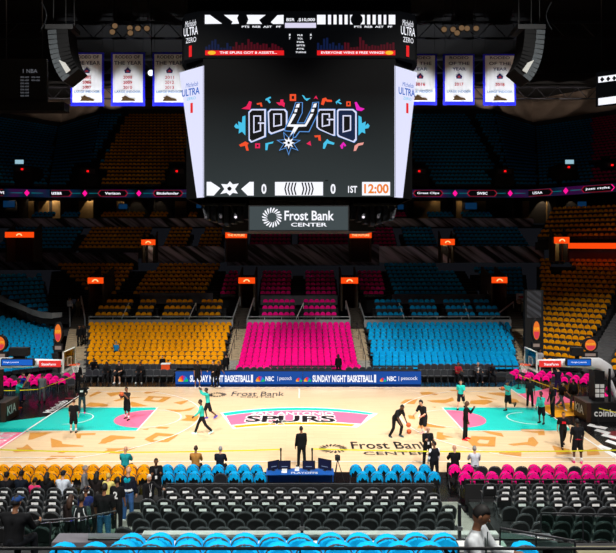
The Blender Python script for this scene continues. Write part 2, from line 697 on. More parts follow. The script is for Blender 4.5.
# ------------------------------------------------------------------ terraces
def clip(P, d, poly):
    """interval of the line P + t d inside a convex polygon"""
    t0, t1 = -1e9, 1e9
    n = len(poly)
    A = sum(poly[i][0] * poly[(i + 1) % n][1] - poly[(i + 1) % n][0] * poly[i][1] for i in range(n))
    s = 1 if A > 0 else -1
    for i in range(n):
        a, b = Vector(poly[i]), Vector(poly[(i + 1) % n])
        e = b - a
        nn = Vector((-e.y, e.x)) * s
        den = nn.dot(d)
        num = nn.dot(P - a)
        if abs(den) < 1e-9:
            if num < 0:
                return None
            continue
        t = -num / den
        if den > 0:
            t0 = max(t0, t)
        else:
            t1 = min(t1, t)
    return (t0, t1) if t1 - t0 > .5 else None


SEATS = []   # dicts of every arena seat


def block(where, colour, P0, deg, nrows, dY, z0, dZ, poly, style='short', pitch=.505, m=CONC, dark_rows=0, base=1.2, skip=0.0, step_name='floor_terrace'):
    th = math.radians(deg)
    d = Vector((math.cos(th), math.sin(th)))
    nb = Vector((-math.sin(th), math.cos(th)))
    mb = MB()
    for r in range(nrows):
        P = Vector(P0) + nb * (r * dY)
        iv = clip(P, d, poly)
        if iv is None:
            continue
        t0, t1 = iv
        z = z0 + r * dZ
        M = Matrix.Translation((P.x, P.y, 0)) @ Matrix.Rotation(th, 4, 'Z')
        mb.box(t0 - .08, t1 + .08, -.42, dY - .42, z - base, z, m, M)
        k = int((t1 - t0) / pitch)
        off = (t1 - t0 - k * pitch) / 2
        for i in range(k):
            if skip and random.random() < skip:
                continue
            t = t0 + off + (i + .5) * pitch
            p = P + d * t
            SEATS.append(dict(x=p.x, y=p.y, z=z, a=th, col=colour, where=where, row=r, i=i, n=k,
                              style={'mixed': 'long' if r < 4 else 'tall', 'corner': 'short' if r < 4 else 'tall'}.get(style, style)))
    if mb.v:
        struct(mb.build(step_name))


def trap(x0, x1, y0, x2, x3, y1):
    return [(x0, y0), (x1, y0), (x3, y1), (x2, y1)]


# lower bowl, court level
AY, AZ, ADY, ADZ = 47.9, .22, .75, .205
block('lower orange section', 'orange', (0, AY), 0, 11, ADY, AZ, ADZ, trap(-16.0, -5.8, 47, -18.9, -6.0, 56.2), 'corner')
block('lower pink section', 'pink', (0, AY), 0, 11, ADY, AZ, ADZ, trap(-4.75, 4.45, 47, -4.7, 4.45, 56.2), 'mixed')
block('lower blue section', 'blue', (0, AY), 0, 11, ADY, AZ, ADZ, trap(5.45, 16.4, 47, 5.75, 18.8, 56.2), 'mixed')
block('floor row below the pink section', 'pink', (0, 47.1), 0, 1, ADY, 0.02, 0, trap(-4.9, -2.2, 46, -4.9, -2.2, 48), 'long')
block('floor row below the pink section by the stairs', 'pink', (0, 47.1), 0, 1, ADY, 0.02, 0, trap(3.0, 4.7, 46, 3.0, 4.7, 48), 'long')
# railed middle rows
BY, BZ = 57.4, 2.95
for w, c, a, b in (('railed rows beside the leftmost portal', 'orange', -18.7, -15.6), ('railed rows above the lower orange section', 'orange', -15.2, -13.3),
                   ('railed rows above the orange section', 'orange', -12.7, -9.9), ('railed rows beside the pink portal', 'orange', -9.5, -7.0),
                   ('railed rows above the pink section', 'pink', -3.7, -.25), ('railed rows above the pink section', 'pink', .15, 3.5),
                   ('railed rows by the pink stairs', 'blue', 6.9, 9.6), ('railed rows above the blue section', 'blue', 10.1, 12.7),
                   ('railed rows above the blue section', 'blue', 13.4, 16), ('railed rows by the far stairs', 'blue', 16.2, 18.3)):
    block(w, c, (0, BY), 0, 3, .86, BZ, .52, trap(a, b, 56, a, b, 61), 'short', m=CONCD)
# dim middle tier
CY, CZ, CDY, CDZ = 61.4, 4.62, .85, .37
for w, c, n, q in (('dim orange tier', 'orange', 8, (-16.4, -9.2, -16.1, -8.4)), ('dim orange tier at the far end', 'orange', 8, (-19.9, -17.7, -26.9, -17.6)),
                   ('dim pink tier', 'pink', 6, (-7.9, -6.2, -7.6, -6.2)), ('dim pink tier', 'pink', 6, (-4.0, -.8, -4.0, -.8)), ('dim pink tier', 'pink', 6, (.4, 3.7, .4, 3.7)),
                   ('dim pink tier', 'pink', 6, (5.9, 8.4, 5.9, 8.6)), ('dim blue tier', 'blue', 8, (9.1, 16.4, 8.7, 16.3)),
                   ('dim blue tier at the far end', 'blue', 7, (19.9, 21.8, 17.6, 24.2))):
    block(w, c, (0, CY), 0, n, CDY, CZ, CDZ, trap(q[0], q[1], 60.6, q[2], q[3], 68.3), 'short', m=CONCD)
# tier above the murals
DY, DZ = 69.0, 9.12
for w, c, a, b, a2, b2 in (('upper blue rows', 'blue', -33, -25, -34, -25), ('upper orange rows', 'orange', -24.3, -17.2, -24.3, -17.0), ('upper orange rows', 'orange', -15.2, -12.5, -15, -12.4),
                           ('upper orange rows', 'orange', -11.4, -8.6, -11.2, -8.8), ('upper pink rows', 'pink', -5.6, -1.0, -5.6, -1.0), ('upper pink rows', 'pink', -.2, 5.4, -.2, 5.4),
                           ('upper pink rows', 'pink', 8.0, 10.7, 8.2, 10.9), ('upper blue rows', 'blue', 11.5, 15.3, 11.6, 15.4), ('upper blue rows', 'blue', 17.5, 25.5, 17.5, 25.5)):
    block(w, c, (0, DY), 0, 6, .8, DZ, .43, trap(a, b, 68, a2, b2, 74), 'short', base=.6)
# corner sections (rows run diagonally)
block('corner blue section behind the basket', 'blue', (-18.7, 48.4), 47, 17, .8, .1, .17, [(-18.6, 47.6), (-30, 36), (-40, 50), (-29, 57.8), (-21.9, 56.8)], 'tall')
block('upper corner blue section', 'blue', (-22.9, 58.2), 47, 9, .82, 3.3, .37, [(-22.5, 57.2), (-23.8, 57.0), (-31, 58.6), (-40, 70), (-31, 73), (-27.4, 66.5)], 'tall', m=CONCD)
RAISE = .386
R0 = (19.4, 49.2)
aisle0, aisle1 = (21.2, 47.6), (32.6, 61.2)
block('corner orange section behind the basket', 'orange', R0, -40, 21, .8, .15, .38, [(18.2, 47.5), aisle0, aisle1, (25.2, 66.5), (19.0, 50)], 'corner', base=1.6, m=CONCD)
off = Vector((1.45, -1.2))
block('orange section beyond the corner stairs', 'orange', R0, -40, 21, .8, .15, .38,
      [(aisle0[0] + off.x, aisle0[1] + off.y), (30, 36), (44, 50), (aisle1[0] + off.x, aisle1[1] + off.y)], 'corner', base=1.6, m=CONCD)
block('top corner orange rows', 'orange', (25.7, 66.2), -40, 7, .85, 10.3, .52, [(25.0, 66.5), (32, 52), (50, 66), (31, 74.5)], 'short', base=.8, m=CONCD)
# suite front seats
for a, b, c in ((-34, -29, 'blue'), (-28.5, -25.5, 'blue'), (-24.6, -18.5, 'orange'), (-17.8, -12.2, 'orange'), (-11.5, -8.6, 'orange'),
                (10.4, 12.8, 'pink'), (13.4, 18.4, 'blue'), (19, 25.5, 'blue')):
    block('suite front row', c, (0, 74.5), 0, 2, .8, 12.85, .35, trap(a, b, 74, a, b, 77), 'short', base=.5)


# upper deck: rows follow the bend of the bowl
Fp = [(-42, 70.5), (-30.0, 75.4), (-25.2, 75.0), (25.2, 75.0), (28.6, 75.4), (40, 68)]
Bp = [(-52, 84), (-38.7, 101.0), (-29.0, 91.5), (28.5, 91.5), (37.6, 100.6), (52, 86)]
NE = 22
mb = MB()
for r in range(NE):
    t = r / (NE - 1)
    z = 16.75 + r * .555
    pts = [Vector(a).lerp(Vector(b), t) for a, b in zip(Fp, Bp)]
    t2 = (r + 1) / (NE - 1)
    pts2 = [Vector(a).lerp(Vector(b), t2) for a, b in zip(Fp, Bp)]
    for i in range(5):
        a, b, c, e = pts[i], pts[i + 1], pts2[i + 1], pts2[i]
        mb.prism([(a.x, a.y - .3, z), (b.x, b.y - .3, z), (c.x, c.y - .3, z), (e.x, e.y - .3, z)], (0, 0, -.8), CONCD)
        L = (b - a).length
        d = (b - a) / L
        th = math.atan2(d.y, d.x)
        k = int(L / .51)
        for j in range(k):
            p = a + d * (.25 + j * .51)
            px = 300 + F * p.x / p.y
            py = 250 - F * (z + .6 - CAMZ) / p.y
            if px < -8 or px > 624 or (186 < px < 413 and py < 200):
                continue
            ax = p.x
            if i == 2:
                # aisles and entry portals
                if any(abs(ax - q) < .55 for q in (-25.6, -12.6, 12.2, 24.8)):
                    continue
                if r < 6 and any(abs(ax - q) < 1.5 for q in (-14.9, 14.4)):
                    continue
                col = 'orange' if ax < -12 else ('pink' if ax < 12 else 'blue')
                if ax < -25:
                    col = 'blue'
            else:
                col = 'blue'
                if i == 4 and j > k * .42:
                    col = 'crimson'
            if (i in (1, 3)) and r < 6 and j > k - 6 and i == 1:
                continue
            SEATS.append(dict(x=p.x, y=p.y, z=z, a=th, col=col, where='upper deck', row=r, i=j, n=k, style='far'))
struct(mb.build('floor_upper_deck'))

# walls: shell of the bowl
BROWN = mat('brown_grey_wall', (120, 104, 92), 0.9, scale=1.5, var=.06)
GREYW = mat('slate_grey_wall', (58, 56, 66), 0.9, scale=1.5)
MUR = mural_mat('streaked_mural', (26, 26, 32), (205, 196, 214), .55)
MUR2 = mural_mat('dark_mural', (16, 16, 20), (150, 144, 165), .8)
Zb = 29.0
names = ['wall_left', 'wall_far_left', 'wall_far', 'wall_far_right', 'wall_right']
for i, nm in enumerate(names):
    a, b = Vector(Bp[i]), Vector(Bp[i + 1])
    mb = MB()
    o = Vector((0, .6))
    mb.prism([(a.x, a.y + .9, Zb - .4), (b.x, b.y + .9, Zb - .4), (b.x, b.y + .9, Zb + 1.1), (a.x, a.y + .9, Zb + 1.1)], (0, .5, 0), GREYW)
    mb.prism([(a.x, a.y + 1.5, Zb + 1.1), (b.x, b.y + 1.5, Zb + 1.1), (b.x, b.y + 1.5, Zb + 4.9), (a.x, a.y + 1.5, Zb + 4.9)], (0, .5, 0), BROWN)
    struct(mb.build(nm))
CEIL = mat('dark_roof_deck', (14, 14, 17), 0.95, scale=.5)
mb = MB()
mb.box(-62, 62, -2, 106, 33.9, 34.3, CEIL)
struct(mb.build('ceiling'))
mb = MB()
for x in (-62, 61.6):
    mb.box(x, x + .4, 20, 106, 0, 34, CEIL)
struct(mb.build('wall_side'))
# mural walls below the two middle tiers, fascia and mid walls
mb = MB()
mb.box(-36, -17.6, 68.35, 68.6, 7.3, 9.2, MUR2)
mb.box(-17.2, -8.2, 68.35, 68.6, 8.1, 9.9, MUR)
mb.box(-7.9, 8.6, 68.35, 68.6, 7.8, 10.1, MUR2)
mb.box(8.6, 26.5, 68.35, 68.6, 8.1, 9.9, MUR)
struct(mb.build('wall_mural'))
mb = MB()
mb.box(-36, -7.6, 73.9, 74.1, 12.2, 13.2, MUR)
mb.box(-7.6, 8.2, 73.9, 74.1, 11.8, 13.2, BLKM)
mb.box(8.2, 27.4, 73.9, 74.1, 12.2, 13.2, MUR)
struct(mb.build('wall_fascia'))
PURP = mat('dim_purple_mural', (170, 136, 165), .8, scale=1)
mb = MB()
a, b = Vector((26.6, 67.2)), Vector((46, 50.8))
mb.prism([(a.x, a.y, 8.2), (b.x, b.y, 8.2), (b.x, b.y, 9.7), (a.x, a.y, 9.7)], (.15, .2, 0), PURP)
a2, b2 = Vector((26.6, 66.0)), Vector((46, 49.6))
mb.prism([(a2.x, a2.y, 9.7), (b2.x, b2.y, 9.7), (b2.x, b2.y, 10.3), (a2.x, a2.y, 10.3)], (.15, .2, 0), BLKM)
struct(mb.build('wall_corner_mural'))
mb = MB()
PGREY = mat('grey_parapet', (98, 96, 104), .8, scale=2)
mb.box(-15.4, -8.4, 60.6, 60.8, 4.3, 5.35, PGREY)
mb.box(-3.8, 3.6, 60.6, 60.8, 4.2, 5.1, PGREY)
mb.box(8.9, 17.8, 60.6, 60.8, 4.3, 5.2, PGREY)
struct(mb.build('wall_parapet'))
mb = MB()
for a, b, c, d in ((-18.9, -6.0, -18.9, -6.0), (-4.7, 4.45, 0, 0), (5.75, 18.9, 0, 0)):
    mb.box(a, b, 56.35, 56.5, 2.2, 3.25, mat('pale_wall_panel', (150, 150, 152), .7, scale=2))
struct(mb.build('wall_low'))
# suites
SUITE = mat('suite_plaster', (150, 118, 70), .8, scale=2)
SUITED = mat('suite_dark_wall', (40, 33, 28), .8, scale=2)
mb = MB()
mb.box(-42, 42, 78.9, 79.1, 12.8, 16.6, SUITED)
mb.box(-42, 42, 74.6, 79.0, 12.2, 12.5, CONCD)
mb.box(-42, 42, 74.2, 79.0, 16.55, 16.75, CEIL)
for x in (-34, -28.8, -24.8, -18.2, -11.8, -8.2, -3, 3, 10, 13, 18.6, 25.7, 31):
    mb.box(x - .12, x + .12, 76, 79, 12.5, 16.6, SUITED)
struct(mb.build('wall_suite'))
mb = MB()
for x0, x1 in ((-34.6, -33.2), (-32.6, -31.4), (-30.9, -29.2), (-27.6, -25.8), (-22.9, -22.0), (-15.6, -14.2), (11.0, 12.2), (14.2, 17.5), (19.5, 20.2), (21.7, 23.2), (27.8, 28.6), (30.8, 32)):
    mb.box(x0, x1, 78.6, 78.88, 12.9, 15.6, SUITE)
struct(mb.build('wall_suite_panel'))
# ================================================================== SCOREBOARD
WGL = emis('screen_white', (246, 247, 255), 1.05)
LAV = emis('screen_lavender', (226, 228, 255), 1.0)
KGL = emis('screen_black', (5, 6, 8), 1.0)
ORG = emis('screen_orange', (240, 130, 30), 1.0)
REDG = emis('screen_red', (232, 30, 34), 1.0)
CYG = emis('screen_cyan', (70, 195, 235), 1.0)
MAG = emis('screen_magenta', (235, 30, 190), 1.0)
CRI = emis('screen_crimson', (235, 30, 90), 1.0)
TANG = emis('screen_tangerine', (245, 80, 40), 1.0)
PEACH = emis('screen_peach', (240, 160, 150), 1.0)
NAVY = emis('screen_navy', (14, 32, 66), 1.0)
SBLUE = emis('screen_blue', (20, 96, 196), 1.0)
GREY = emis('screen_grey', (120, 122, 128), 1.0)
DBLU = emis('screen_dim_blue', (14, 26, 62), 1.0)
DRED = emis('screen_dim_red', (74, 10, 24), 1.0)
YELG = emis('screen_yellow', (250, 190, 40), 1.0)


def screen_grad(name, top, bot):
    m = bpy.data.materials.new(name)
    m.use_nodes = True
    nt = m.node_tree
    b = nt.nodes['Principled BSDF']
    b.inputs['Base Color'].default_value = (0.01, 0.01, 0.01, 1)
    b.inputs['Roughness'].default_value = 1
    b.inputs['Specular IOR Level'].default_value = 0
    tc = nt.nodes.new('ShaderNodeTexCoord')
    sp = nt.nodes.new('ShaderNodeSeparateXYZ')
    r = nt.nodes.new('ShaderNodeValToRGB')
    r.color_ramp.elements[0].color = (*s2l(bot), 1)
    r.color_ramp.elements[1].color = (*s2l(top), 1)
    r.color_ramp.elements[1].position = .75
    nt.links.new(tc.outputs['Generated'], sp.inputs[0])
    nt.links.new(sp.outputs['Z'], r.inputs[0])
    nt.links.new(r.outputs[0], b.inputs['Emission Color'])
    b.inputs['Emission Strength'].default_value = 1
    return m


YS = 31.0


def Sc(px, py, d=0.0):
    p = at(px, py, YS)
    return (p.x, YS - d, p.z)


def scp(mb, s, m, off=(0, 0), k=1.0, d=.03):
    """flat shape on the front of the board, drawn in the plane of the screen"""
    pts = [(off[0] + float(a) / k, off[1] + float(b) / k) for a, b in (q.split(',') for q in s.split())]
    mb.poly([Sc(x, y, d) for x, y in pts], m)


def rect(mb, x0, y0, x1, y1, m, d=.03):
    mb.poly([Sc(x0, y1, d), Sc(x1, y1, d), Sc(x1, y0, d), Sc(x0, y0, d)], m)


RX = (1, 0, 0)
UZ = (0, 0, 1)
cx0 = at(299.5, 200, YS).x
sb = thing('scoreboard', 'huge four-sided video scoreboard hung above centre court, front screen reading GO GO', 'scoreboard', (cx0, 35.6, at(0, 197, YS).z))
xl, xr = at(203, 0, YS).x, at(395.5, 0, YS).x
zb, zt = at(0, 197.5, YS).z, at(0, 57, YS).z
zu0, zu1 = at(0, 58, YS).z, at(0, 11.5, YS).z
mb = MB()
mb.prism([(xl, YS + .12, zb), (xr, YS + .12, zb), (xr + .9, YS + .95, zb), (xr + .9, 40.2, zb), (xl - .9, 40.2, zb), (xl - .9, YS + .95, zb)], (0, 0, .35), BLKM)
mb.prism([(xl, YS + .12, zb), (xr, YS + .12, zb), (xr + 1.0, 32.0, zb), (xr + 1.0, 39.4, zb), (xr, 40.2, zb), (xl, 40.2, zb), (xl - 1.0, 39.4, zb), (xl - 1.0, 32.0, zb)], (0, 0, zt - zb), BLKM)
mb.mats = [mat('housing_black', (5, 5, 6), .9, spec=.1)]
mb.build('housing', sb)
mb = MB()
mb.prism([(xl, YS, zb + .04), (xr, YS, zb + .04), (xr, YS, zt), (xl, YS, zt)], (0, .1, 0), screen_grad('main_screen_picture', (2, 2, 3), (46, 54, 56)))
scr = mb.build('main_screen', sb)
# artwork on the main screen
O, K = (225, 85), 4.107
mb = MB()
for s, m in (('68,98 88,88 100,66 110,70 104,102', CRI), ('130,76 150,72 154,90 146,88 144,80 132,82', TANG), ('166,58 186,48 190,54 180,58 188,72 182,76 172,62 168,66', CYG),
             ('210,72 226,72 228,60 240,60 240,70 246,74 244,92 232,84 222,84', CRI),
             ('316,42 324,44 332,56 352,54 336,66 326,58', CYG), ('364,58 374,44 382,60 372,54', CRI), ('394,80 400,56 414,52 420,60 438,62 440,70 420,70 412,66 404,84', TANG),
             ('454,70 470,58 474,64 466,68 480,76 474,80 462,72 458,80', CYG), ('532,72 540,70 554,92 574,98 560,108 540,104', MAG),
             ('58,246 84,232 98,240 92,246 98,270 88,270 82,250 64,254', TANG), ('166,240 200,232 196,240 178,244 174,268 166,268', CYG),
             ('334,242 350,230 354,250 340,244', CRI), ('366,208 392,206 394,230 384,228 382,214 370,216', TANG),
             ('402,262 404,240 420,222 428,230 450,238 446,246 420,240 410,262', CYG), ('472,250 484,236 486,234 498,248 492,254 486,246 484,262 478,262', MAG),
             ('528,272 532,250 546,240 570,236 566,246 548,250 538,270', PEACH),
             ('38,170 46,158 56,168 54,150 70,156 72,130 84,126 84,208 70,192 56,200 58,180 44,178', CYG),
             ('594,168 586,158 576,168 578,150 562,158 560,132 548,126 548,208 562,194 576,200 574,180 588,178', CYG)):
    scp(mb, s, m, O, K)
for x0, y0, x1, y1, m in ((266, 38, 292, 66, TANG), (498, 68, 516, 88, TANG), (124, 240, 144, 260, CRI)):
    rect(mb, O[0] + x0 / K, O[1] + y0 / K, O[0] + x1 / K, O[1] + y1 / K, m)
    q = (x1 - x0) * .3
    rect(mb, O[0] + (x0 + q) / K, O[1] + (y0 + q) / K, O[0] + (x1 - q) / K, O[1] + (y1 - q) / K, KGL, .035)
mb.build('confetti_graphics', scr)
SKYB = emis('screen_sky', (90, 150, 225), 1.0)


def shrink(pts, q):
    cx = sum(p[0] for p in pts) / len(pts)
    cy_ = sum(p[1] for p in pts) / len(pts)
    w = (max(p[0] for p in pts) - min(p[0] for p in pts)) / 2
    h = (max(p[1] for p in pts) - min(p[1] for p in pts)) / 2
    return [(cx + (x - cx) * (w - q) / w, cy_ + (y - cy_) * (h - q) / h) for x, y in pts]


def st(pts):
    return ' '.join('%.2f,%.2f' % p for p in pts)


LET = [('G', [(97, 112), (109, 100), (168, 100), (168, 213), (108, 237), (98, 227)]), ('O', [(176, 111), (187, 100), (247, 100), (256, 111), (256, 180), (190, 203), (179, 195)]),
       ('G', [(376, 111), (387, 100), (452, 100), (452, 209), (444, 209), (386, 184), (376, 174)]), ('O', [(460, 106), (466, 100), (526, 100), (540, 112), (540, 226), (530, 237), (466, 213), (460, 206)])]
for s, P_ in LET:
    mbL = MB()
    dx = P_[0][0]
    scp(mbL, st(shrink(P_, -1.5)), SKYB, O, K, .045)
    scp(mbL, st(P_), LAV, O, K, .05)
    scp(mbL, st(shrink(P_, 5.5)), NAVY if dx > 455 else KGL, O, K, .06)
    x0, x1 = min(p[0] for p in P_), max(p[0] for p in P_)
    y0 = 100
    y1 = (max(p[1] for p in P_) + min(p[1] for p in P_ if p[1] > 150)) / 2
    w, h = x1 - x0, y1 - y0
    cn = [(x0 + w * .33, y0 + h * .24), (x1 - w * .33, y0 + h * .24), (x1 - w * .33, y1 - h * .30), (x0 + w * .33, y1 - h * .24)]
    scp(mbL, st(shrink(cn, -4)), LAV, O, K, .07)
    scp(mbL, st(shrink(cn, 1.2)), KGL, O, K, .08)
    if s == 'G':
        ym = y0 + h * .44
        scp(mbL, st([(x1 - w * .34, ym - 5), (x1 - 5.5, ym - 5), (x1 - 5.5, ym), (x1 - w * .34, ym)]), KGL, O, K, .085)
        scp(mbL, st([(x0 + w * .55, ym), (x1, ym), (x1, ym + 6), (x0 + w * .55, ym + 6)]), LAV, O, K, .09)
    mbL.build('block_letter', scr)
mb = MB()
O3, K3 = (265, 95), 8.51
for s, m, d in (('258,66 322,66 320,155 280,238 332,238 396,110 402,66 460,62 452,165 376,320 296,318 262,365 218,380 236,318 165,312 165,290 238,130', SKYB, .11),
                ('263,71 315,71 313,155 270,245 339,245 403,112 408,71 454,68 445,162 371,313 291,311 257,359 225,371 243,311 173,305 173,293 245,131', KGL, .12),
                ('270,84 295,77 290,110 260,112', WGL, .13), ('255,125 277,122 271,150 250,152', WGL, .13), ('415,80 440,75 433,110 405,112', WGL, .13), ('396,125 420,122 413,150 391,150', WGL, .13),
                ('240,165 265,165 215,255 340,255 388,165 412,165 350,272 285,275 215,385 205,370 248,275 187,272', WGL, .13)):
    scp(mb, s, m, O3, K3, d)


def star(mb, cx, cy, R, r, m, n, d, rot=0):
    pts = []
    for k in range(2 * n):
        q = R if k % 2 == 0 else r
        a = PI * k / n + rot
        pts.append(Sc(cx + q * math.sin(a), cy - q * math.cos(a), d))
    for k in range(2 * n):
        mb.poly([Sc(cx, cy, d), pts[(k + 1) % (2 * n)], pts[k]], m)


stx, sty = 265 + 202 / 8.51, 95 + 412 / 8.51
star(mb, stx, sty, 12.6, 5.6, SKYB, 7, .14, PI)
star(mb, stx, sty, 10.6, 4.7, KGL, 7, .15, PI)
star(mb, stx, sty, 6.2, 2.9, WGL, 8, .16)
star(mb, stx, sty, 1.8, 1.0, KGL, 8, .17)
mb.build('spur_emblem', scr)
# score strip along the bottom of the screen
mb = MB()
for q in ('32,28 52,28 97,58 66,93 32,93', '255,28 255,93 226,93 195,62 235,28', '100,38 130,40 142,26 156,40 184,36 166,62 180,84 156,80 142,93 126,80 96,86 116,62'):
    scp(mb, q, WGL, (200, 176), 4.74, .03)
star(mb, 229.6, 188.8, 2.4, 1.8, KGL, 8, .06)
rect(mb, 275, 182, 323, 195.5, WGL, .03)
for i in range(-4, 5):
    if i:
        x = 299 + i * 3.1
        sgn = 1 if i > 0 else -1
        mb.poly([Sc(x - .7, 195 , .04), Sc(x + .7, 195, .04), Sc(x + .7 + sgn * 1.6, 189, .04), Sc(x + .7, 182.6, .04), Sc(x - .7, 182.6, .04), Sc(x - .7 + sgn * 1.6, 189, .04)], KGL)
rect(mb, 362, 182, 390, 195.5, WGL, .03)
rect(mb, 325, 180, 328, 181, KGL, .03)
mb.build('score_graphics', scr)
for s, x0, x1, y0, y1, m in (('0', 261.5, 266.5, 184, 194, WGL), ('0', 330.5, 335.5, 184, 194, WGL), ('1ST', 348, 357, 186, 193, WGL), ('12:00', 364, 388.5, 184, 193.6, ORG)):
    a, b = Sc(x0, y1, .05), Sc(x1, y0, .05)
    text('score_digits', s, a, RX, UZ, m, scr, b[0] - a[0], b[2] - a[2], .03, .01)
# upper ring screen
ring = [(-6.05, 32.3), (-5.75, 31.35), (-4.95, YS - .05), (4.9, YS - .05), (5.7, 31.35), (6.0, 32.3), (6.0, 39), (4.9, 40.2), (-4.95, 40.2), (-6.05, 39)]
mb = MB()
mb.prism([(x, y, zu0) for x, y in ring], (0, 0, zu1 - zu0), KGL)
up = mb.build('upper_ring_screen', sb)
YU = YS - .05
mb = MB()


def rectu(x0, y0, x1, y1, m, d=.09):
    rect(mb, x0, y0, x1, y1, m, d)


for q in ('35,38 70,38 152,98 35,100', '165,38 265,38 255,60 268,98 215,100 225,85', '320,38 450,38 405,72 425,100 320,100 332,70', '485,88 530,40 572,38 572,100 500,100'):
    scp(mb, q, WGL, (200, 10), 6.84, .09)
rectu(317, 15.5, 395, 25, WGL)
for i, x in enumerate((325.5, 331, 336.5, 342, 347.5, 364.5, 370, 375.5, 381, 386)):
    rectu(x, 15.3, x + 2.4, 25.2, KGL, .10)
mb.ball(Sc(356.5, 20.2, .1), .3, .02, .3, KGL, 16, 8)
rectu(285, 23.5, 316, 28.5, emis('screen_pale', (220, 215, 240), 1))
rectu(205.5, 51, 284, 55.8, REDG)
rectu(317, 51, 395, 55.8, REDG)
for x in (212, 389):
    mb.ball(Sc(x, 53.4, .1), .2, .02, .1, YELG, 12, 6)
random.seed(3)
for base, col in ((205.5, 0), (317, 0)):
    for i in range(26):
        x = base + i * 3.0
        hh = random.uniform(2, 8) + (5 if i in (2, 3, 14, 15) else 0)
        rectu(x, 50.6 - hh, x + 2.2, 50.6, DBLU if i < 9 else DRED)
mb.build('stat_graphics', up)
for s, x0, x1, yb, yt in (('PTS  REB  AST   PF', 242, 281, 28.6, 26.6), ('PTS  REB  AST   PF', 354, 392, 28.6, 26.6), ('BSR  .$10,000', 286.5, 315, 22.6, 19),
                          ('PLR', 297.5, 303, 36.8, 35.2), ('TOL', 297.5, 303, 40.2, 38.6), ('FG%', 297, 304, 43.6, 42), ('3PT%', 296.5, 305, 47, 45.4), ('FT%', 297, 304, 50.4, 48.8), ('TURNS', 295.5, 306, 53.8, 52.2),
                          ('8', 289, 290.6, 36.8, 34.6), ('7', 289, 290.6, 40.2, 38), ('8', 310, 311.6, 36.8, 34.6), ('7', 310, 311.6, 40.2, 38),
                          ('THE SPURS GOT 8 ASSISTS...', 220, 277, 54.6, 52.2), ('EVERYONE WINS 8 FREE WINGS!', 321, 384, 54.6, 52.2)):
    a, b = Sc(x0, yb, .11), Sc(x1, yt, .11)
    text('stat_lettering', s, a, RX, UZ, WGL, up, b[0] - a[0], b[2] - a[2], .02, .01)
# curved corner adverts of the ring
for sg in (-1, 1):
    A = Vector((sg * 5.75 - .03, 31.35, 0))
    Bv = Vector((sg * 4.95 - .03, YS - .05, 0))
    if sg < 0:
        R = (Bv - A).normalized()
        O0 = A
    else:
        R = (A - Bv).normalized()
        O0 = Bv
    L = (Bv - A).length
    N = R.cross(Vector(UZ))
    zc = zu0 + (zu1 - zu0) * .5
    text('advert_lettering', 'Michelob', O0 + R * .1 + Vector((0, 0, zc + .45)), R, UZ, WGL, up, L * .75, .3, 0, .04, shear=.3)
    text('advert_lettering', 'ULTRA', O0 + R * .02 + Vector((0, 0, zc)), R, UZ, WGL, up, L * .96, .42, .01, .04)
    text('advert_lettering', 'ZERO', O0 + R * .15 + Vector((0, 0, zc - .35)), R, UZ, WGL, up, L * .7, .25, 0, .04)
    m2 = MB()
    p = O0 + R * L * (.38) + N * .04 + Vector((0, 0, zc - 1.05))
    m2.quad(p, p + R * .17, p + R * .17 + Vector((0, 0, .55)), p + Vector((0, 0, .55)), REDG)
    m2.build('advert_stripe', up)
# tapering white side panels
for sg in (-1, 1):
    xi = at(204, 0, YS).x if sg < 0 else at(394.5, 0, YS).x
    xo = at(179.3 if sg < 0 else 417.2, 0, 31.85).x
    xob = at(196.8 if sg < 0 else 402.8, 0, 31.3).x
    ztp = 18.45
    zbp = zb + .02
    a, b, c_, d_ = Vector((xi, YS - .02, zbp)), Vector((xob, 31.3, zbp)), Vector((xo, 31.85, ztp)), Vector((xi - sg * .0, YS - .02, ztp + .1))
    mb = MB()
    loop = [a, b, c_, d_] if sg > 0 else [b, a, d_, c_]
    mb.prism(loop, (0, .12, 0), LAV)
    pn = mb.build('side_panel_screen', sb)
    tl, tr = (c_, d_) if sg < 0 else (d_, c_)
    R = (tr - tl)
    R.z = 0
    L = R.length
    R.normalize()
    N = R.cross(Vector(UZ))
    base = Vector((tl.x, tl.y, ztp))
    text('advert_lettering', 'Michelob', base + R * L * .3 + N * .03 + Vector((0, 0, -.85)), R, UZ, SBLUE, pn, L * .5, .22, 0, .03, shear=.3)
    text('advert_lettering', 'ULTRA', base + R * L * .14 + N * .03 + Vector((0, 0, -1.28)), R, UZ, SBLUE, pn, L * .72, .36, .02, .03)
    text('advert_lettering', 'ZERO', base + R * L * .34 + N * .03 + Vector((0, 0, -1.5)), R, UZ, CYG, pn, L * .36, .14, 0, .03)
    m2 = MB()
    p = base + R * L * .48 + N * .04 + Vector((0, 0, -2.15))
    m2.quad(p, p + R * .16, p + R * .16 + Vector((0, 0, .5)), p + Vector((0, 0, .5)), REDG)
    m2.build('advert_stripe', pn)
# top dark cap, hanging cables, underside rigging
mb = MB()
mb.box(cx0 - 5.6, cx0 + 5.6, 31.6, 39.6, zu1, zu1 + .8, BLKM)
mb.build('top_frame', sb)
mb = MB()
for x in (-4.5, 4.5):
    for y in (32.5, 39):
        mb.tube([(cx0 + x, y, zu1 + .7), (cx0 + x * 1.1, y, 33.9)], .05, DARKM)
mb.build('hoist_cable', sb)
mb = MB()
zs0, zs1 = at(0, 231.5, 32).z, at(0, 199, 32).z
for sg in (-1, 1):
    x0 = cx0 + sg * 2.75
    for k in range(7):
        x = x0 + sg * k * .33
        hgt = 1.0 - .11 * abs(k - 3)
        mb.box(x - .11, x + .11, 32.2, 33.6, zb - .35 - hgt, zb - .3, DARKM)
        mb.tube([(x, 32.4, zb - .3), (x, 32.4, zb + .05)], .03, DARKM)
    mb.box(min(x0, x0 + sg * 2.2), max(x0, x0 + sg * 2.2), 32.0, 37, zb - .32, zb - .2, BLKM)
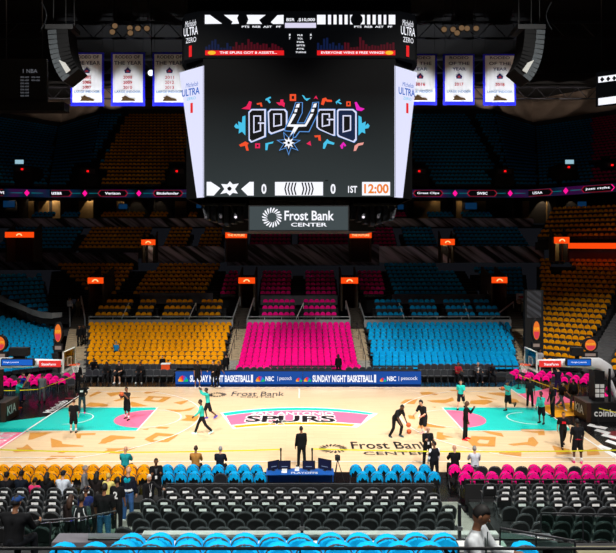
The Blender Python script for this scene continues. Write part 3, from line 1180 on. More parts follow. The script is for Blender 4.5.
mb.box(cx0 - 4, cx0 + 4, 33.4, 38.4, zb - 1.6, zb - .6, BLKM)
mb.box(cx0 - 2.6, cx0 + 2.6, 32.4, 38.0, zb - 1.0, zb, BLKM)
mb.build('underside_rig', sb)
for sg in (-1, 1):
    for k in (0, 1, 2):
        m2 = MB()
        x = cx0 + sg * (3.35 + k * .75)
        m2.capsule((x, 31.9, zb - .5 - .12 * (k % 2)), .07, (x - sg * .12, 31.8, zb - .85), .1, DARKM, 8)
        m2.ball((x - sg * .13, 31.75, zb - .92), .07, .07, .07, emis('rig_lamp_%d' % (k == 0), (250, 240, 250), 1.2 if k == 0 else .1), 8, 6)
        m2.build('rig_light', sb)
sgn = thing('hanging_sign', 'grey backlit sign reading Frost Bank Center hung under the scoreboard', 'sign', (cx0, 31.2, at(0, 230, 31.2).z))
p0, p1 = at(249.5, 230, 31.2), at(348, 206.5, 31.2)
mb = MB()
mb.box(p0.x, p1.x, 31.2, 31.45, p0.z, p1.z, emis('sign_slate', (62, 72, 75), 1))
sface = mb.build('sign_face', sgn)
mb = MB()
mb.box(p0.x - .06, p1.x + .06, 31.22, 31.5, p0.z - .06, p1.z + .06, BLKM)
for x in (p0.x + .6, p1.x - .6):
    mb.tube([(x, 31.4, p1.z), (x, 31.4, zb + .1)], .03, DARKM)
mb.build('sign_frame', sgn)
mb = MB()
bc = at(272, 217.5, 31.2)
burst(mb, bc.x, bc.z, .49, .49, WGL, lambda x, y: (x, 31.16, y), 18)
mb.build('burst_logo', sface)
for s, x0, x1, yb, yt in (('Frost Bank', 284.5, 334, 220.5, 210.8), ('CENTER', 291, 327, 226.6, 222.8)):
    a, b = at(x0, yb, 31.2), at(x1, yt, 31.2)
    text('sign_lettering', s, (a.x, 31.16, a.z), RX, UZ, WGL, sface, b.x - a.x, b.z - a.z, .02, 0)

# ================================================================== BANNERS
BWH = mat('banner_white_cloth', (236, 238, 242), .9, scale=.8, var=.05)
BBL = mat('banner_royal_blue', (20, 28, 230), .8, var=.05)
BNV = mat('banner_navy_print', (38, 46, 96), .9)
BRD = mat('banner_red_print', (190, 40, 50), .9)
BBR = mat('banner_bronze_print', (74, 50, 18), .9)
BLB = mat('banner_pale_print', (110, 150, 200), .9)
YB = 60.0
bann = [(70.5, 104, 52.5, 106, ('2005', '2006', '2007'), 'white banner listing 2005 2006 2007 behind the speaker cluster on its string'),
        (111, 145, 52.5, 106, ('2008', '2009', '2010'), 'white rodeo banner with blue border listing 2008 2009 2010'),
        (152.5, 187, 52.5, 106, ('2011', '2012', '2013'), 'white rodeo banner listing 2011 2012 2013 partly behind the scoreboard panel'),
        (403, 437, 54, 105, ('2016',), 'white rodeo banner listing 2016 partly hidden by the scoreboard panel'),
        (443, 474.5, 54, 105, ('2017',), 'white rodeo banner listing 2017 between two other banners'),
        (483, 516, 54, 105.5, ('2018',), 'white rodeo banner listing 2018 beside the hanging speaker cluster')]
for x0, x1, yt, yb, yrs, lab in bann:
    a, b = at(x0, yb, YB), at(x1, yt, YB)
    w, h = b.x - a.x, b.z - a.z
    bn = thing('hanging_banner', lab, 'banner', ((a.x + b.x) / 2, YB, a.z), 0, 'rodeo banners hanging from the roof')
    mb = MB()
    mb.box(a.x, b.x, YB, YB + .04, a.z, b.z, BBL)
    mb.build('blue_border', bn)
    mb = MB()
    N = 14
    for i in range(N):
        for j in range(1):
            xa, xb_ = a.x + w * (.06 + .88 * i / N), a.x + w * (.06 + .88 * (i + 1) / N)
            ya, yb_ = YB - .05 - .025 * (i % 2), YB - .05 - .025 * ((i + 1) % 2)
            mb.quad((xa, ya, a.z + h * .065), (xb_, yb_, a.z + h * .065), (xb_, yb_, b.z - h * .035), (xa, ya, b.z - h * .035), BWH)
    cl = mb.build('cloth', bn)
    mb = MB()
    mb.tube([(a.x - .1, YB + .05, b.z), (b.x + .1, YB + .05, b.z)], .05, DARKM)
    mb.build('top_pole', bn)
    m2 = MB()
    for x in (a.x + .2, b.x - .2):
        m2.tube([(x, YB + .05, b.z), (x, YB + .05, 33.9)], .015, DARKM, 4)
    m2.build('hanging_wire', bn)

    def bt(s, cx, cyy, ww, hh, m):
        text('banner_lettering', s, (a.x + w * cx, YB - .12, a.z + h * cyy), RX, UZ, m, cl, w * ww, h * hh, .01, 0, center=True)
    if len(yrs) == 3:
        bt('RODEO OF', .5, .91, .72, .06, BNV)
        bt('THE YEAR', .5, .80, .8, .07, BNV)
        ey = .66
        for i, y in enumerate(yrs):
            bt(y, .5, .53 - .095 * i, .26, .055, BRD)
    else:
        bt('RODEO', .5, .92, .6, .055, BNV)
        bt('OF THE', .5, .81, .66, .06, BNV)
        bt('YEAR', .5, .70, .42, .06, BNV)
        ey = .56
        bt(yrs[0], .5, .40, .28, .06, BRD)
    bt('LARGE INDOOR', .5, .26, .76, .045, BLB)
    m2 = MB()
    m2.poly([(a.x + w * q, YB - .12, a.z + h * r) for q, r in ((.42, ey - .05), (.58, ey - .05), (.60, ey), (.54, ey + .03), (.5, ey + .065), (.46, ey + .03), (.40, ey))], BNV)
    m2.poly([(a.x + w * q, YB - .13, a.z + h * r) for q, r in ((.44, ey - .03), (.56, ey - .03), (.5, ey + .015))], BRD)
    m2.poly([(a.x + w * q, YB - .12, a.z + h * r) for q, r in ((.30, .09), (.72, .09), (.68, .125), (.56, .14), (.50, .165), (.42, .19), (.37, .165), (.32, .16), (.35, .13))], BBR)
    m2.build('banner_emblem', cl)

# ================================================================== SPEAKER CLUSTERS
GRL = mat('speaker_grille_blue_grey', (28, 36, 41), .7, .2, var=.5, scale=22)


def cluster(cx, cyt, sg, lab):
    Y = 30.0
    top = at(cx, cyt, Y)
    t = thing('hanging_speaker_cluster', lab, 'speaker', (top.x, Y, top.z), 0, 'line array speaker clusters')
    p = Vector((top.x + sg * .55, Y, top.z - .2))
    ang = math.radians(4)
    for k in range(11):
        L = .235
        d = Vector((-sg * math.sin(ang), 0, -math.cos(ang)))
        q = Vector((sg * math.cos(ang), 0, -math.sin(ang)))   # outward normal
        c = p + d * L / 2
        Mx = Matrix(((q.x, 0, d.x, c.x), (0, 1, 0, Y), (q.z, 0, d.z, c.z), (0, 0, 0, 1)))
        mb = MB()
        mb.box(-.95, -.04, -.6, .6, -.108, .108, mat('cabinet_black', (7, 7, 8), .9, spec=.2), Mx)
        cab = mb.build('cabinet', t)
        m2 = MB()
        m2.box(-.04, 0, -.58, .58, -.10, .10, GRL, Mx)
        # the front corner of each cabinet is chamfered, so its grille shows from the court too
        m2.prism([Mx @ Vector(v) for v in ((-.42, -.62, -.1), (-.02, -.62, -.1), (-.02, -.62, .1), (-.42, -.62, .1))], (0, .03, 0), GRL)
        m2.build('grille', cab)
        p = p + d * L
        ang += math.radians(.8 + k * .6)
    mb = MB()
    mb.box(top.x - .7, top.x + .6, Y - .5, Y + .5, top.z - .12, top.z + .1, BLKM)
    mb.build('rigging_frame', t)
    mb = MB()
    for x in (-.5, .1, .5):
        mb.tube([(top.x + x, Y, top.z + .1), (top.x + x * .8, Y, 33.9)], .03, BLKM, 5)
    mb.build('chain_hoist', t)
    mb = MB()
    pts = [Vector((top.x + sg * (.95 - .25 * math.sin(PI * i / 8)), Y - .3, top.z + 1.2 - i * .16)) for i in range(9)]
    mb.tube(pts, .03, DARKM, 6)
    mb.build('loose_cable', t)
    mb = MB()
    mb.prism([(top.x - sg * .3, Y - .66, top.z - 1.75), (top.x - sg * .0, Y - .66, top.z - 1.62), (top.x - sg * .35, Y - .66, top.z - 2.25), (top.x - sg * .55, Y - .66, top.z - 2.1)], (0, .05, 0), mat('pale_name_plate', (150, 150, 146), .7))
    mb.build('name_plate', t)


cluster(64, 30, -1, 'curved black line array speaker hanging in front of the 2005 banner')
cluster(529, 30, 1, 'curved black line array speaker hanging beside the 2018 banner')

# ================================================================== ROOF STEEL AND LIGHTS
TR = mat('dark_truss_steel', (40, 40, 48), .6, .3)
k = 0
for y, z in ((40, 33.2), (52, 33.0), (64, 32.6), (78, 33.0), (92, 33.2)):
    mb = MB()
    mb.box(-58, 58, y - .12, y + .12, z - .1, z + .1, TR)
    mb.box(-58, 58, y - .12, y + .12, z - 1.7, z - 1.55, TR)
    for i in range(39):
        x = -57 + i * 3
        mb.tube([(x, y, z - 1.6), (x + 1.5, y, z)], .05, TR, 4)
        mb.tube([(x + 1.5, y, z), (x + 3, y, z - 1.6)], .05, TR, 4)
    k += 1
    struct(mb.build('beam_%d' % k))
for sg in (-1, 1):
    mb = MB()
    a, b = Vector((sg * 9, 30, 33)), Vector((sg * 50, 84, 32.2))
    mb.tube([a, b], .22, TR, 6)
    k += 1
    struct(mb.build('beam_%d' % k))
for pts in ([(115, 26), (112.5, 32), (130, 28), (138, 28.5), (147, 28.5), (130.5, 33)], [(444, 29.5), (453, 29.5), (461.5, 28), (467, 28.5), (476, 28.5), (457, 33)]):
    side = 'over the 2008 and 2011 banners' if pts[0][0] < 300 else 'over the 2017 banner'
    for i, (px, py) in enumerate(pts):
        q = at(px, py, 56)
        t = thing('roof_lamp', '%s round warm roof lamp %s' % (nth(i), side), 'lamp', q, 0, 'round roof lamps')
        mb = MB()
        mb.tube([(q.x, 56.35, q.z + .15), (q.x, 56, q.z)], [.16, .32], DARKM, 12)
        mb.tube([(q.x, 56.3, q.z + .1), (q.x, 56.3, 33.8)], .03, DARKM, 4)
        mb.build('lamp_housing', t)
        mb = MB()
        mb.ball((q.x, 55.95, q.z), .25, .08, .25, emis('warm_lens', (128, 100, 72), .75), 12, 6)
        mb.build('lens', t)
t = thing('stage_floodlight', 'small bright white floodlight between the 2008 and 2011 banners', 'lamp', at(151, 73, 62))
q = at(151, 73, 62)
mb = MB()
mb.box(q.x - .3, q.x + .3, 62, 62.4, q.z - .3, q.z + .3, DARKM)
mb.tube([(q.x, 62.2, q.z), (q.x, 62.2, 33.85)], .04, DARKM, 4)
mb.build('lamp_housing', t)
mb = MB()
mb.ball((q.x, 61.95, q.z), .3, .1, .3, emis('floodlight_lens', (235, 245, 250), 1.6), 12, 6)
mb.build('lens', t)

# hanging boards on the two sides
q0, q1 = at(18, 100, 52), at(42, 66, 52)
t = thing('statistics_board', 'dark hanging board headed NBA above the grey wall', 'board', ((q0.x + q1.x) / 2, 52, q0.z))
mb = MB()
mb.box(q0.x - 3.2, q1.x + .4, 52, 52.3, q0.z - .2, q1.z + .6, BLKM)
mb.box(q0.x - 5, q1.x + 1.9, 51.8, 53, q0.z - .9, q0.z - .2, BLKM)
for x in (q0.x - 1, q1.x):
    mb.tube([(x, 52.1, q1.z), (x, 52.1, 33.85)], .04, DARKM, 4)
fr = mb.build('board_panel', t)
DIMW = emis('dim_white_lettering', (92, 94, 100), .9)
text('board_lettering', '1 NBA', at(23, 73, 51.9), RX, UZ, DIMW, fr, 1.2, .32, .01, .02)
for i in range(7):
    y = 78 + i * 3.1
    text('board_lettering', '00-00', at(20.5, y, 51.9), RX, UZ, DIMW, fr, .7, .13, .01, .02)
    if i < 2:
        text('board_lettering', '00-00', at(31.5, y, 51.9), RX, UZ, DIMW, fr, .7, .13, .01, .02)
q0, q1 = at(597.5, 106, 50), at(640, 72, 50)
t = thing('side_scoreboard', 'hanging video board with white star strip at the edge of the roof', 'scoreboard', ((q0.x + q1.x) / 2, 50, q0.z))
mb = MB()
mb.prism([(q0.x, 50, q0.z), (q1.x, 48.6, q0.z), (q1.x, 48.6, q1.z), (q0.x, 50, q1.z)], (0, .3, 0), KGL)
for x in (q0.x + .3, q1.x - .3):
    mb.tube([(x, 50, q1.z), (x, 50, 33.85)], .04, DARKM, 4)
fr = mb.build('screen', t)
mb = MB()


def Q(px, py, d=.03):
    p = at(px, py, 50)
    tt = (p.x - q0.x) / (q1.x - q0.x)
    return (p.x, 50 - 1.4 * tt - d, p.z)


mb.poly([Q(598, 105.5), Q(640, 103.5), Q(640, 96), Q(598, 98.5)], WGL)
mb.poly([Q(598, 83), Q(640, 81), Q(640, 75), Q(598, 77)], WGL)
for x in (601, 606, 611, 615):
    mb.poly([Q(x, 82.6, .05), Q(x + 2, 80, .05), Q(x, 77.4, .05), Q(x - 1.5, 80, .05)], KGL)
mb.build('screen_graphics', fr)

# ================================================================== RIBBON SCREEN
rp = [(-48, 60), (-34.6, 73.2), (-29, 74.2), (27, 74.2), (33.4, 67.3), (46, 56)]
RB = mat('x', (0, 0, 0))


def ribbon_mat():
    m = bpy.data.materials.new('ribbon_picture')
    m.use_nodes = True
    nt = m.node_tree
    b = nt.nodes['Principled BSDF']
    b.inputs['Base Color'].default_value = (0.01, .01, .01, 1)
    tc = nt.nodes.new('ShaderNodeTexCoord')
    n = nt.nodes.new('ShaderNodeTexNoise')
    n.inputs['Scale'].default_value = .22
    r = nt.nodes.new('ShaderNodeValToRGB')
    e = r.color_ramp.elements
    e[0].position = .42
    e[0].color = (*s2l((6, 10, 16)), 1)
    e[1].position = .6
    e[1].color = (*s2l((46, 6, 54)), 1)
    x = e.new(.5)
    x.color = (*s2l((6, 26, 50)), 1)
    nt.links.new(tc.outputs['Object'], n.inputs['Vector'])
    nt.links.new(n.outputs['Fac'], r.inputs[0])
    nt.links.new(r.outputs[0], b.inputs['Emission Color'])
    b.inputs['Emission Strength'].default_value = 1
    return m


t = thing('ribbon_screen', 'thin glowing ribbon screen of adverts and pink diamonds along the upper deck', 'screen', (0, 74.2, 15.7))
mb = MB()
for i in range(5):
    a, b = rp[i], rp[i + 1]
    mb.prism([(a[0], a[1], 15.68), (b[0], b[1], 15.68), (b[0], b[1], 16.6), (a[0], a[1], 16.6)], (0, .2, 0), ribbon_mat() if i == 0 else bpy.data.materials['ribbon_picture'])
rib = mb.build('screen_band', t)


def rib_at(px):
    k = (px - 300) / F
    for i in range(5):
        a, b = Vector(rp[i]), Vector(rp[i + 1])
        d = b - a
        den = d.x - k * d.y
        if abs(den) < 1e-9:
            continue
        s = (k * a.y - a.x) / den
        if -1e-6 <= s <= 1:
            return a + d * s, d.normalized()


PINKG = emis('ribbon_pink', (255, 20, 150), 1.1)
for px, s in ((2, 'SWBC'), (57, 'usaa'), (113, 'Verizon'), (168, 'Bitdefender'), (428, 'Great Clips'), (482, 'SWBC'), (538, 'USAA'), (598, 'just right')):
    p, d = rib_at(px)
    R = Vector((d.x, d.y, 0))
    o = Vector((p.x, p.y, 16.15))
    m2 = MB()
    hw = 1.75
    N = R.cross(Vector(UZ))
    pts = [(-hw, 0), (-hw + .3, -.33), (hw - .3, -.33), (hw, 0), (hw - .3, .33), (-hw + .3, .33)]
    m2.poly([o + N * .05 + R * a * 1.04 + Vector((0, 0, b * 1.12)) for a, b in pts], emis('ribbon_red', (150, 14, 40), .9))
    m2.poly([o + N * .08 + R * a * .96 + Vector((0, 0, b)) for a, b in pts], KGL)
    m2.build('advert_plate', rib)
    wd = {4: 1.2}.get(len(s), min(2.6, .26 * len(s)))
    text('advert_lettering', s, o + N * .1, R, UZ, WGL, rib, wd, .3, .02, .02, center=True)
for px in (27, 85, 139, 193, 403, 455, 510, 566, 612):
    p, d = rib_at(px)
    R = Vector((d.x, d.y, 0))
    o = Vector((p.x, p.y, 16.15))
    N = R.cross(Vector(UZ))
    m2 = MB()
    m2.poly([o + N * .06 + R * a + Vector((0, 0, b)) for a, b in ((-.3, 0), (0, -.38), (.3, 0), (0, .38))], PINKG)
    for q in (-1, 1):
        m2.poly([o + N * .05 + R * q * a + Vector((0, 0, b)) for a, b in ((.5, -.05), (1.8, -.03), (1.8, .03), (.5, .05))][::q], emis('ribbon_teal', (10, 110, 120), .8))
    m2.build('pink_diamond', rib)

# ================================================================== PORTALS
PORT = []
OSG = emis('portal_sign_orange', (255, 74, 14), 1.0)
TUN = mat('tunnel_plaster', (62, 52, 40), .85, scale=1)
TUNL = mat('tunnel_lit_plaster', (150, 140, 90), .85, scale=1)  # paler tunnel plaster: the lit look is put into its colour


def portal(nm, lab, px0, px1, ys0, ys1, yb, Y, lit=False, depth=3.5, open_=True, words_=None):
    a, b = at(px0, ys1, Y), at(px1, ys0, Y)
    zf = at(0, yb, Y).z
    t = thing('entry_portal', lab, 'portal', ((a.x + b.x) / 2, Y, zf))
    mb = MB()
    if open_:
        for x, q in ((a.x, .14), (b.x, -.14)):
            x0, x1 = min(x, x + q), max(x, x + q)
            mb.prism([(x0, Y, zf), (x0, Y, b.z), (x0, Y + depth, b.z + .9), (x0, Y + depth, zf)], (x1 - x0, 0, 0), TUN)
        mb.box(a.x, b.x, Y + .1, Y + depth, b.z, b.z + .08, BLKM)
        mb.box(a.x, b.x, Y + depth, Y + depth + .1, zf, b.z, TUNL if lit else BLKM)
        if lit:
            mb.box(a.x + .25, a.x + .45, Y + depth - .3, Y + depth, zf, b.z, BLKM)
            mb.box(b.x - .5, b.x - .35, Y + depth - .3, Y + depth, zf, b.z, BLKM)
    else:
        mb.box(a.x, b.x, Y + .1, Y + .6, zf, a.z, BLKM)
    mb.build('portal_walls', t)
    PORT.append((a.x - .3, b.x + .3, Y - .9, Y + max(depth, .6) + .2))
    if lit:
        l = bpy.data.lights.new('corridor_lamp', 'POINT')
        l.energy = 14
        l.color = (1, .9, .6)
        l.shadow_soft_size = .1
        lo = bpy.data.objects.new('corridor_lamp', l)
        lo.location = ((a.x + b.x) / 2, Y + depth * .4, b.z - .4)
        C.objects.link(lo)
    mb = MB()
    mb.box(a.x, b.x, Y - .12, Y, a.z, b.z, OSG)
    s = mb.build('header_sign', t)
    c = (a + b) / 2
    if words_:
        text('sign_lettering', words_, (c.x, Y - .13, c.z), RX, UZ, emis('sign_cream', (255, 225, 150), 1), s, (b.x - a.x) * .8, (b.z - a.z) * .4, .02, .02, center=True)
    else:
        m2 = MB()
        for r, m, e in ((.26, emis('sign_cream', (255, 225, 150), 1), .02), (.15, OSG, .03)):
            m2.poly([(c.x + r * 1.2 * math.cos(PI * i / 10), Y - .13 - e, c.z - .12 + r * math.sin(PI * i / 10)) for i in range(11)][::-1], m)
        m2.build('sunrise_logo', s)
    return t


portal('p', 'dark entry portal with orange header beside the far left stairs', 88, 103.5, 277.5, 283.5, 312, 59.4)
portal('p', 'dark entry portal with orange header between the orange and pink sections', 238.5, 255, 277.5, 283.5, 311, 59.4)
portal('p', 'dark entry portal with orange header between the pink and blue sections', 341, 358, 277.5, 283.5, 311, 59.4)
portal('p', 'dark entry portal with orange header and slanting wall at the end of the blue section', 491.5, 507, 277, 283, 310, 59.4)
portal('p', 'lit entry portal with orange header above the dim orange tier', 141.5, 155.5, 239.5, 245, 263, 67.2, True, 1.2)
portal('p', 'lit entry portal with orange header above the dim blue tier', 440.5, 454.5, 239, 245, 263, 67.2, True, 1.2)
portal('p', 'lit entry portal with orange header beside the long orange sign', 554, 569, 237, 243.5, 261, 62.6, True, 1.2)
portal('p', 'black opening with orange lettered header above the dim orange tier edge', 225.5, 247, 232.5, 238, 262, 67.2, False, 1, True, 'THE FUTURE')
portal('p', 'black opening with orange lettered header above the dim blue tier edge', 349.5, 371.5, 232.5, 238, 262, 67.2, False, 1, True, 'THE FUTURE')
portal('p', 'wide black opening with plain orange header above the corner blue seats', 5.5, 34, 232, 237.5, 262, 64, False, 2)
q0, q1 = at(569, 248.5, 62), at(625, 243, 57)
t = thing('orange_sign', 'long glowing orange sign above the corner orange seats', 'sign', ((q0.x + q1.x) / 2, 60, q0.z))
mb = MB()
mb.prism([(q0.x, 62, at(0, 248.5, 62).z), (at(640, 0, 57).x, 57, at(0, 248.9, 57).z), (at(640, 0, 57).x, 57, at(0, 243, 57).z), (q0.x, 62, at(0, 243, 62).z)], (0, .2, 0), OSG)
mb.build('sign_face', t)
# upper deck openings: dark box with small red exit light, some with a little screen
EXR = emis('exit_red', (255, 20, 24), 1.2)
for px, py, scr_ in ((25, 170, 1), (90, 172, 0), (178, 172, 0), (418, 172, 0), (503, 172, 0), (566, 168, 2), (609, 166, 0)):
    where = {25: 'beside the small bright monitor in the corner', 90: 'at the aisle between blue and orange seats', 178: 'next to the white scoreboard panel edge', 418: 'in the blue seats beside the scoreboard',
             503: 'in the middle of the upper blue seats', 566: 'below the small blue-white monitor', 609: 'among the upper red seats'}[px]
    Y = 75.2
    c = at(px, py, Y)
    t = thing('upper_entry_box', 'dark upper deck doorway with red exit light ' + where, 'doorway', (c.x, Y, at(0, 188, Y).z))
    mb = MB()
    mb.box(c.x - 1.1, c.x + 1.1, Y - .6, Y + 2.6, at(0, 187, Y).z, at(0, py - 3.4, Y).z, BLKM)
    mb.box(c.x - .8, c.x + .8, Y - .75, Y - .6, at(0, py + 2.2, Y).z, at(0, py - 2.6, Y).z, mat('slate_lintel', (52, 52, 58), .8))
    mb.build('doorway_walls', t)
    PORT.append((c.x - 1.3, c.x + 1.3, Y - 1.2, Y + 2.8))
    mb = MB()
    e = at(px, py, Y)
    mb.box(e.x - .12, e.x + .12, Y - .85, Y - .75, e.z - .1, e.z + .1, EXR)
    mb.build('exit_light', t)
    if scr_:
        px2 = 23 if scr_ == 1 else 566
        e = at(px2, 163, Y)
        t2 = thing('concourse_monitor', 'small bright wall monitor above the %s upper doorway' % ('blue corner' if scr_ == 1 else 'red-lit'), 'monitor', (e.x, Y - .9, e.z - .3))
        mb = MB()
        mb.box(e.x - .55, e.x + .55, Y - .98, Y - .9, e.z - .28, e.z + .28, BLKM)
        cs = mb.build('monitor_case', t2)
        mb = MB()
        mb.box(e.x - .5, e.x + .5, Y - 1.0, Y - .98, e.z - .24, e.z + .24, emis('monitor_pale', (150, 190, 205), 1))
        mb.build('monitor_screen', t2)
# small exit lights and aisle lights
for px, py, Y, c in ((29, 238.5, 64, EXR), (352, 299, 59, EXR), (558, 181, 74, EXR), (560, 188, 74, EXR), (594, 201, 72, EXR)):
    pass
# suite televisions and lamps
for i, (px, py, w) in enumerate(((9, 204, .8), (123, 206.5, .6), (200, 206, .5), (402, 207, .6), (471, 206, .8), (582, 204, .6))):
    Y = 78.4
    c = at(px, py, Y)
    lab = 'small blue television glowing inside the %s dim suite from the far corner' % nth(i)
    t = thing('suite_television', lab, 'television', (c.x, Y, c.z), 0, 'televisions in the suites')
    mb = MB()
    mb.box(c.x - w, c.x + w, Y, Y + .08, c.z - w * .6, c.z + w * .6, BLKM)
    mb.build('television_case', t)
    mb = MB()
    mb.box(c.x - w * .9, c.x + w * .9, Y - .02, Y, c.z - w * .5, c.z + w * .5, emis('television_blue', (8, 42, 74), .8))
    mb.build('television_screen', t)
for px, py, e in ((11, 206, 26), (48.5, 202, 60), (54, 203, 50), (89, 203, 50), (134.5, 209, 14), (158, 203, 10), (437, 207, 12), (462, 207, 22), (545, 203, 55), (574, 202, 16), (29, 204, 8), (120, 205, 12)):
    c = at(px, py, 78)
    l = bpy.data.lights.new('suite_downlight', 'SPOT')
    l.energy = e * 3
    l.spot_size = math.radians(70)
    l.color = (1.0, .8, .55)
    l.shadow_soft_size = .05
    o = bpy.data.objects.new('suite_downlight', l)
    o.location = (c.x, 78.25, 16.3)
    o.rotation_euler = (math.radians(8), 0, 0)
    C.objects.link(o)

# ================================================================== COURTSIDE LED BOARD
BRB = emis('led_board_blue', (16, 74, 160), 1.0)
PEA = [emis('pea_%d' % i, c, 1) for i, c in enumerate(((252, 182, 20), (244, 112, 34), (232, 30, 60), (120, 70, 180), (0, 140, 220), (20, 190, 90)))]
YL = 44.3
for (x0, x1, lab) in ((175.5, 302.6, 'blue courtside board reading Sunday Night Basketball, beside the player bench'), (303, 421, 'blue courtside board reading Sunday Night Basketball and Peacock, near the blue section')):
    a, b = at(x0, 386, YL), at(x1, 371.5, YL)
    t = thing('courtside_board', lab, 'board', ((a.x + b.x) / 2, YL, 0), 0, 'courtside LED boards')
    mb = MB()
    mb.box(a.x, b.x, YL + .02, YL + .4, 0.0, b.z + .03, BLKM)
    mb.build('board_case', t)
    mb = MB()
    mb.box(a.x, b.x, YL - .02, YL + .02, max(a.z, .02) + .02, b.z, BRB)
    f = mb.build('board_screen', t)
    if x0 < 200:
        items = [('p', 180, 190), ('t', 189.5, 250, 'SUNDAY NIGHT BASKETBALL', .02), ('t', 250, 251, '', 0)]
        items = [('p', 178.5, 188), ('t', 190, 250.5, 'SUNDAY NIGHT BASKETBALL', .04), ('n', 251, 253), ('p', 256, 264.5), ('t', 265.5, 274, 'NBC', .03), ('t', 277.5, 292, '| peacock', .0), ('p', 296, 302)]
    else:
        items = [('p', 304, 311), ('t', 312.5, 373, 'SUNDAY NIGHT BASKETBALL', .04), ('n', 374, 376), ('p', 380, 386), ('t', 387, 396, 'NBC', .03), ('t', 398.5, 417.5, '| peacock', .0)]
    for it in items:
        p = at(it[1], 382, YL)
        q = at(it[2], 375, YL)
        if it[0] == 't' and it[3]:
            big = it[2] - it[1] > 40
            yb_, yt_ = (382, 375) if big else (381, 376.2)
            text('board_lettering', it[3], (p.x, YL - .03, at(0, yb_, YL).z), RX, UZ, WGL, f, q.x - p.x, at(0, yt_, YL).z - at(0, yb_, YL).z, it[4], .01)
        elif it[0] == 'p':
            m2 = MB()
            cx_, cz_ = (p.x + q.x) / 2, at(0, 381.5, YL).z
            R_ = (q.x - p.x) / 2
            for k in range(6):
                a0, a1 = PI - PI * k / 6, PI - PI * (k + 1) / 6
                m2.poly([(cx_, YL - .035, cz_), (cx_ + R_ * math.cos(a1), YL - .035, cz_ + R_ * 1.2 * math.sin(a1)), (cx_ + R_ * 1.1 * math.cos((a0 + a1) / 2), YL - .035, cz_ + R_ * 1.3 * math.sin((a0 + a1) / 2)), (cx_ + R_ * math.cos(a0), YL - .035, cz_ + R_ * 1.2 * math.sin(a0))], PEA[k])
            m2.build('feather_logo', f)
        elif it[0] == 'n':
            m2 = MB()
            m2.box(p.x, q.x, YL - .04, YL - .03, at(0, 382.3, YL).z, at(0, 374.6, YL).z, WGL)
            m2.build('badge_logo', f)
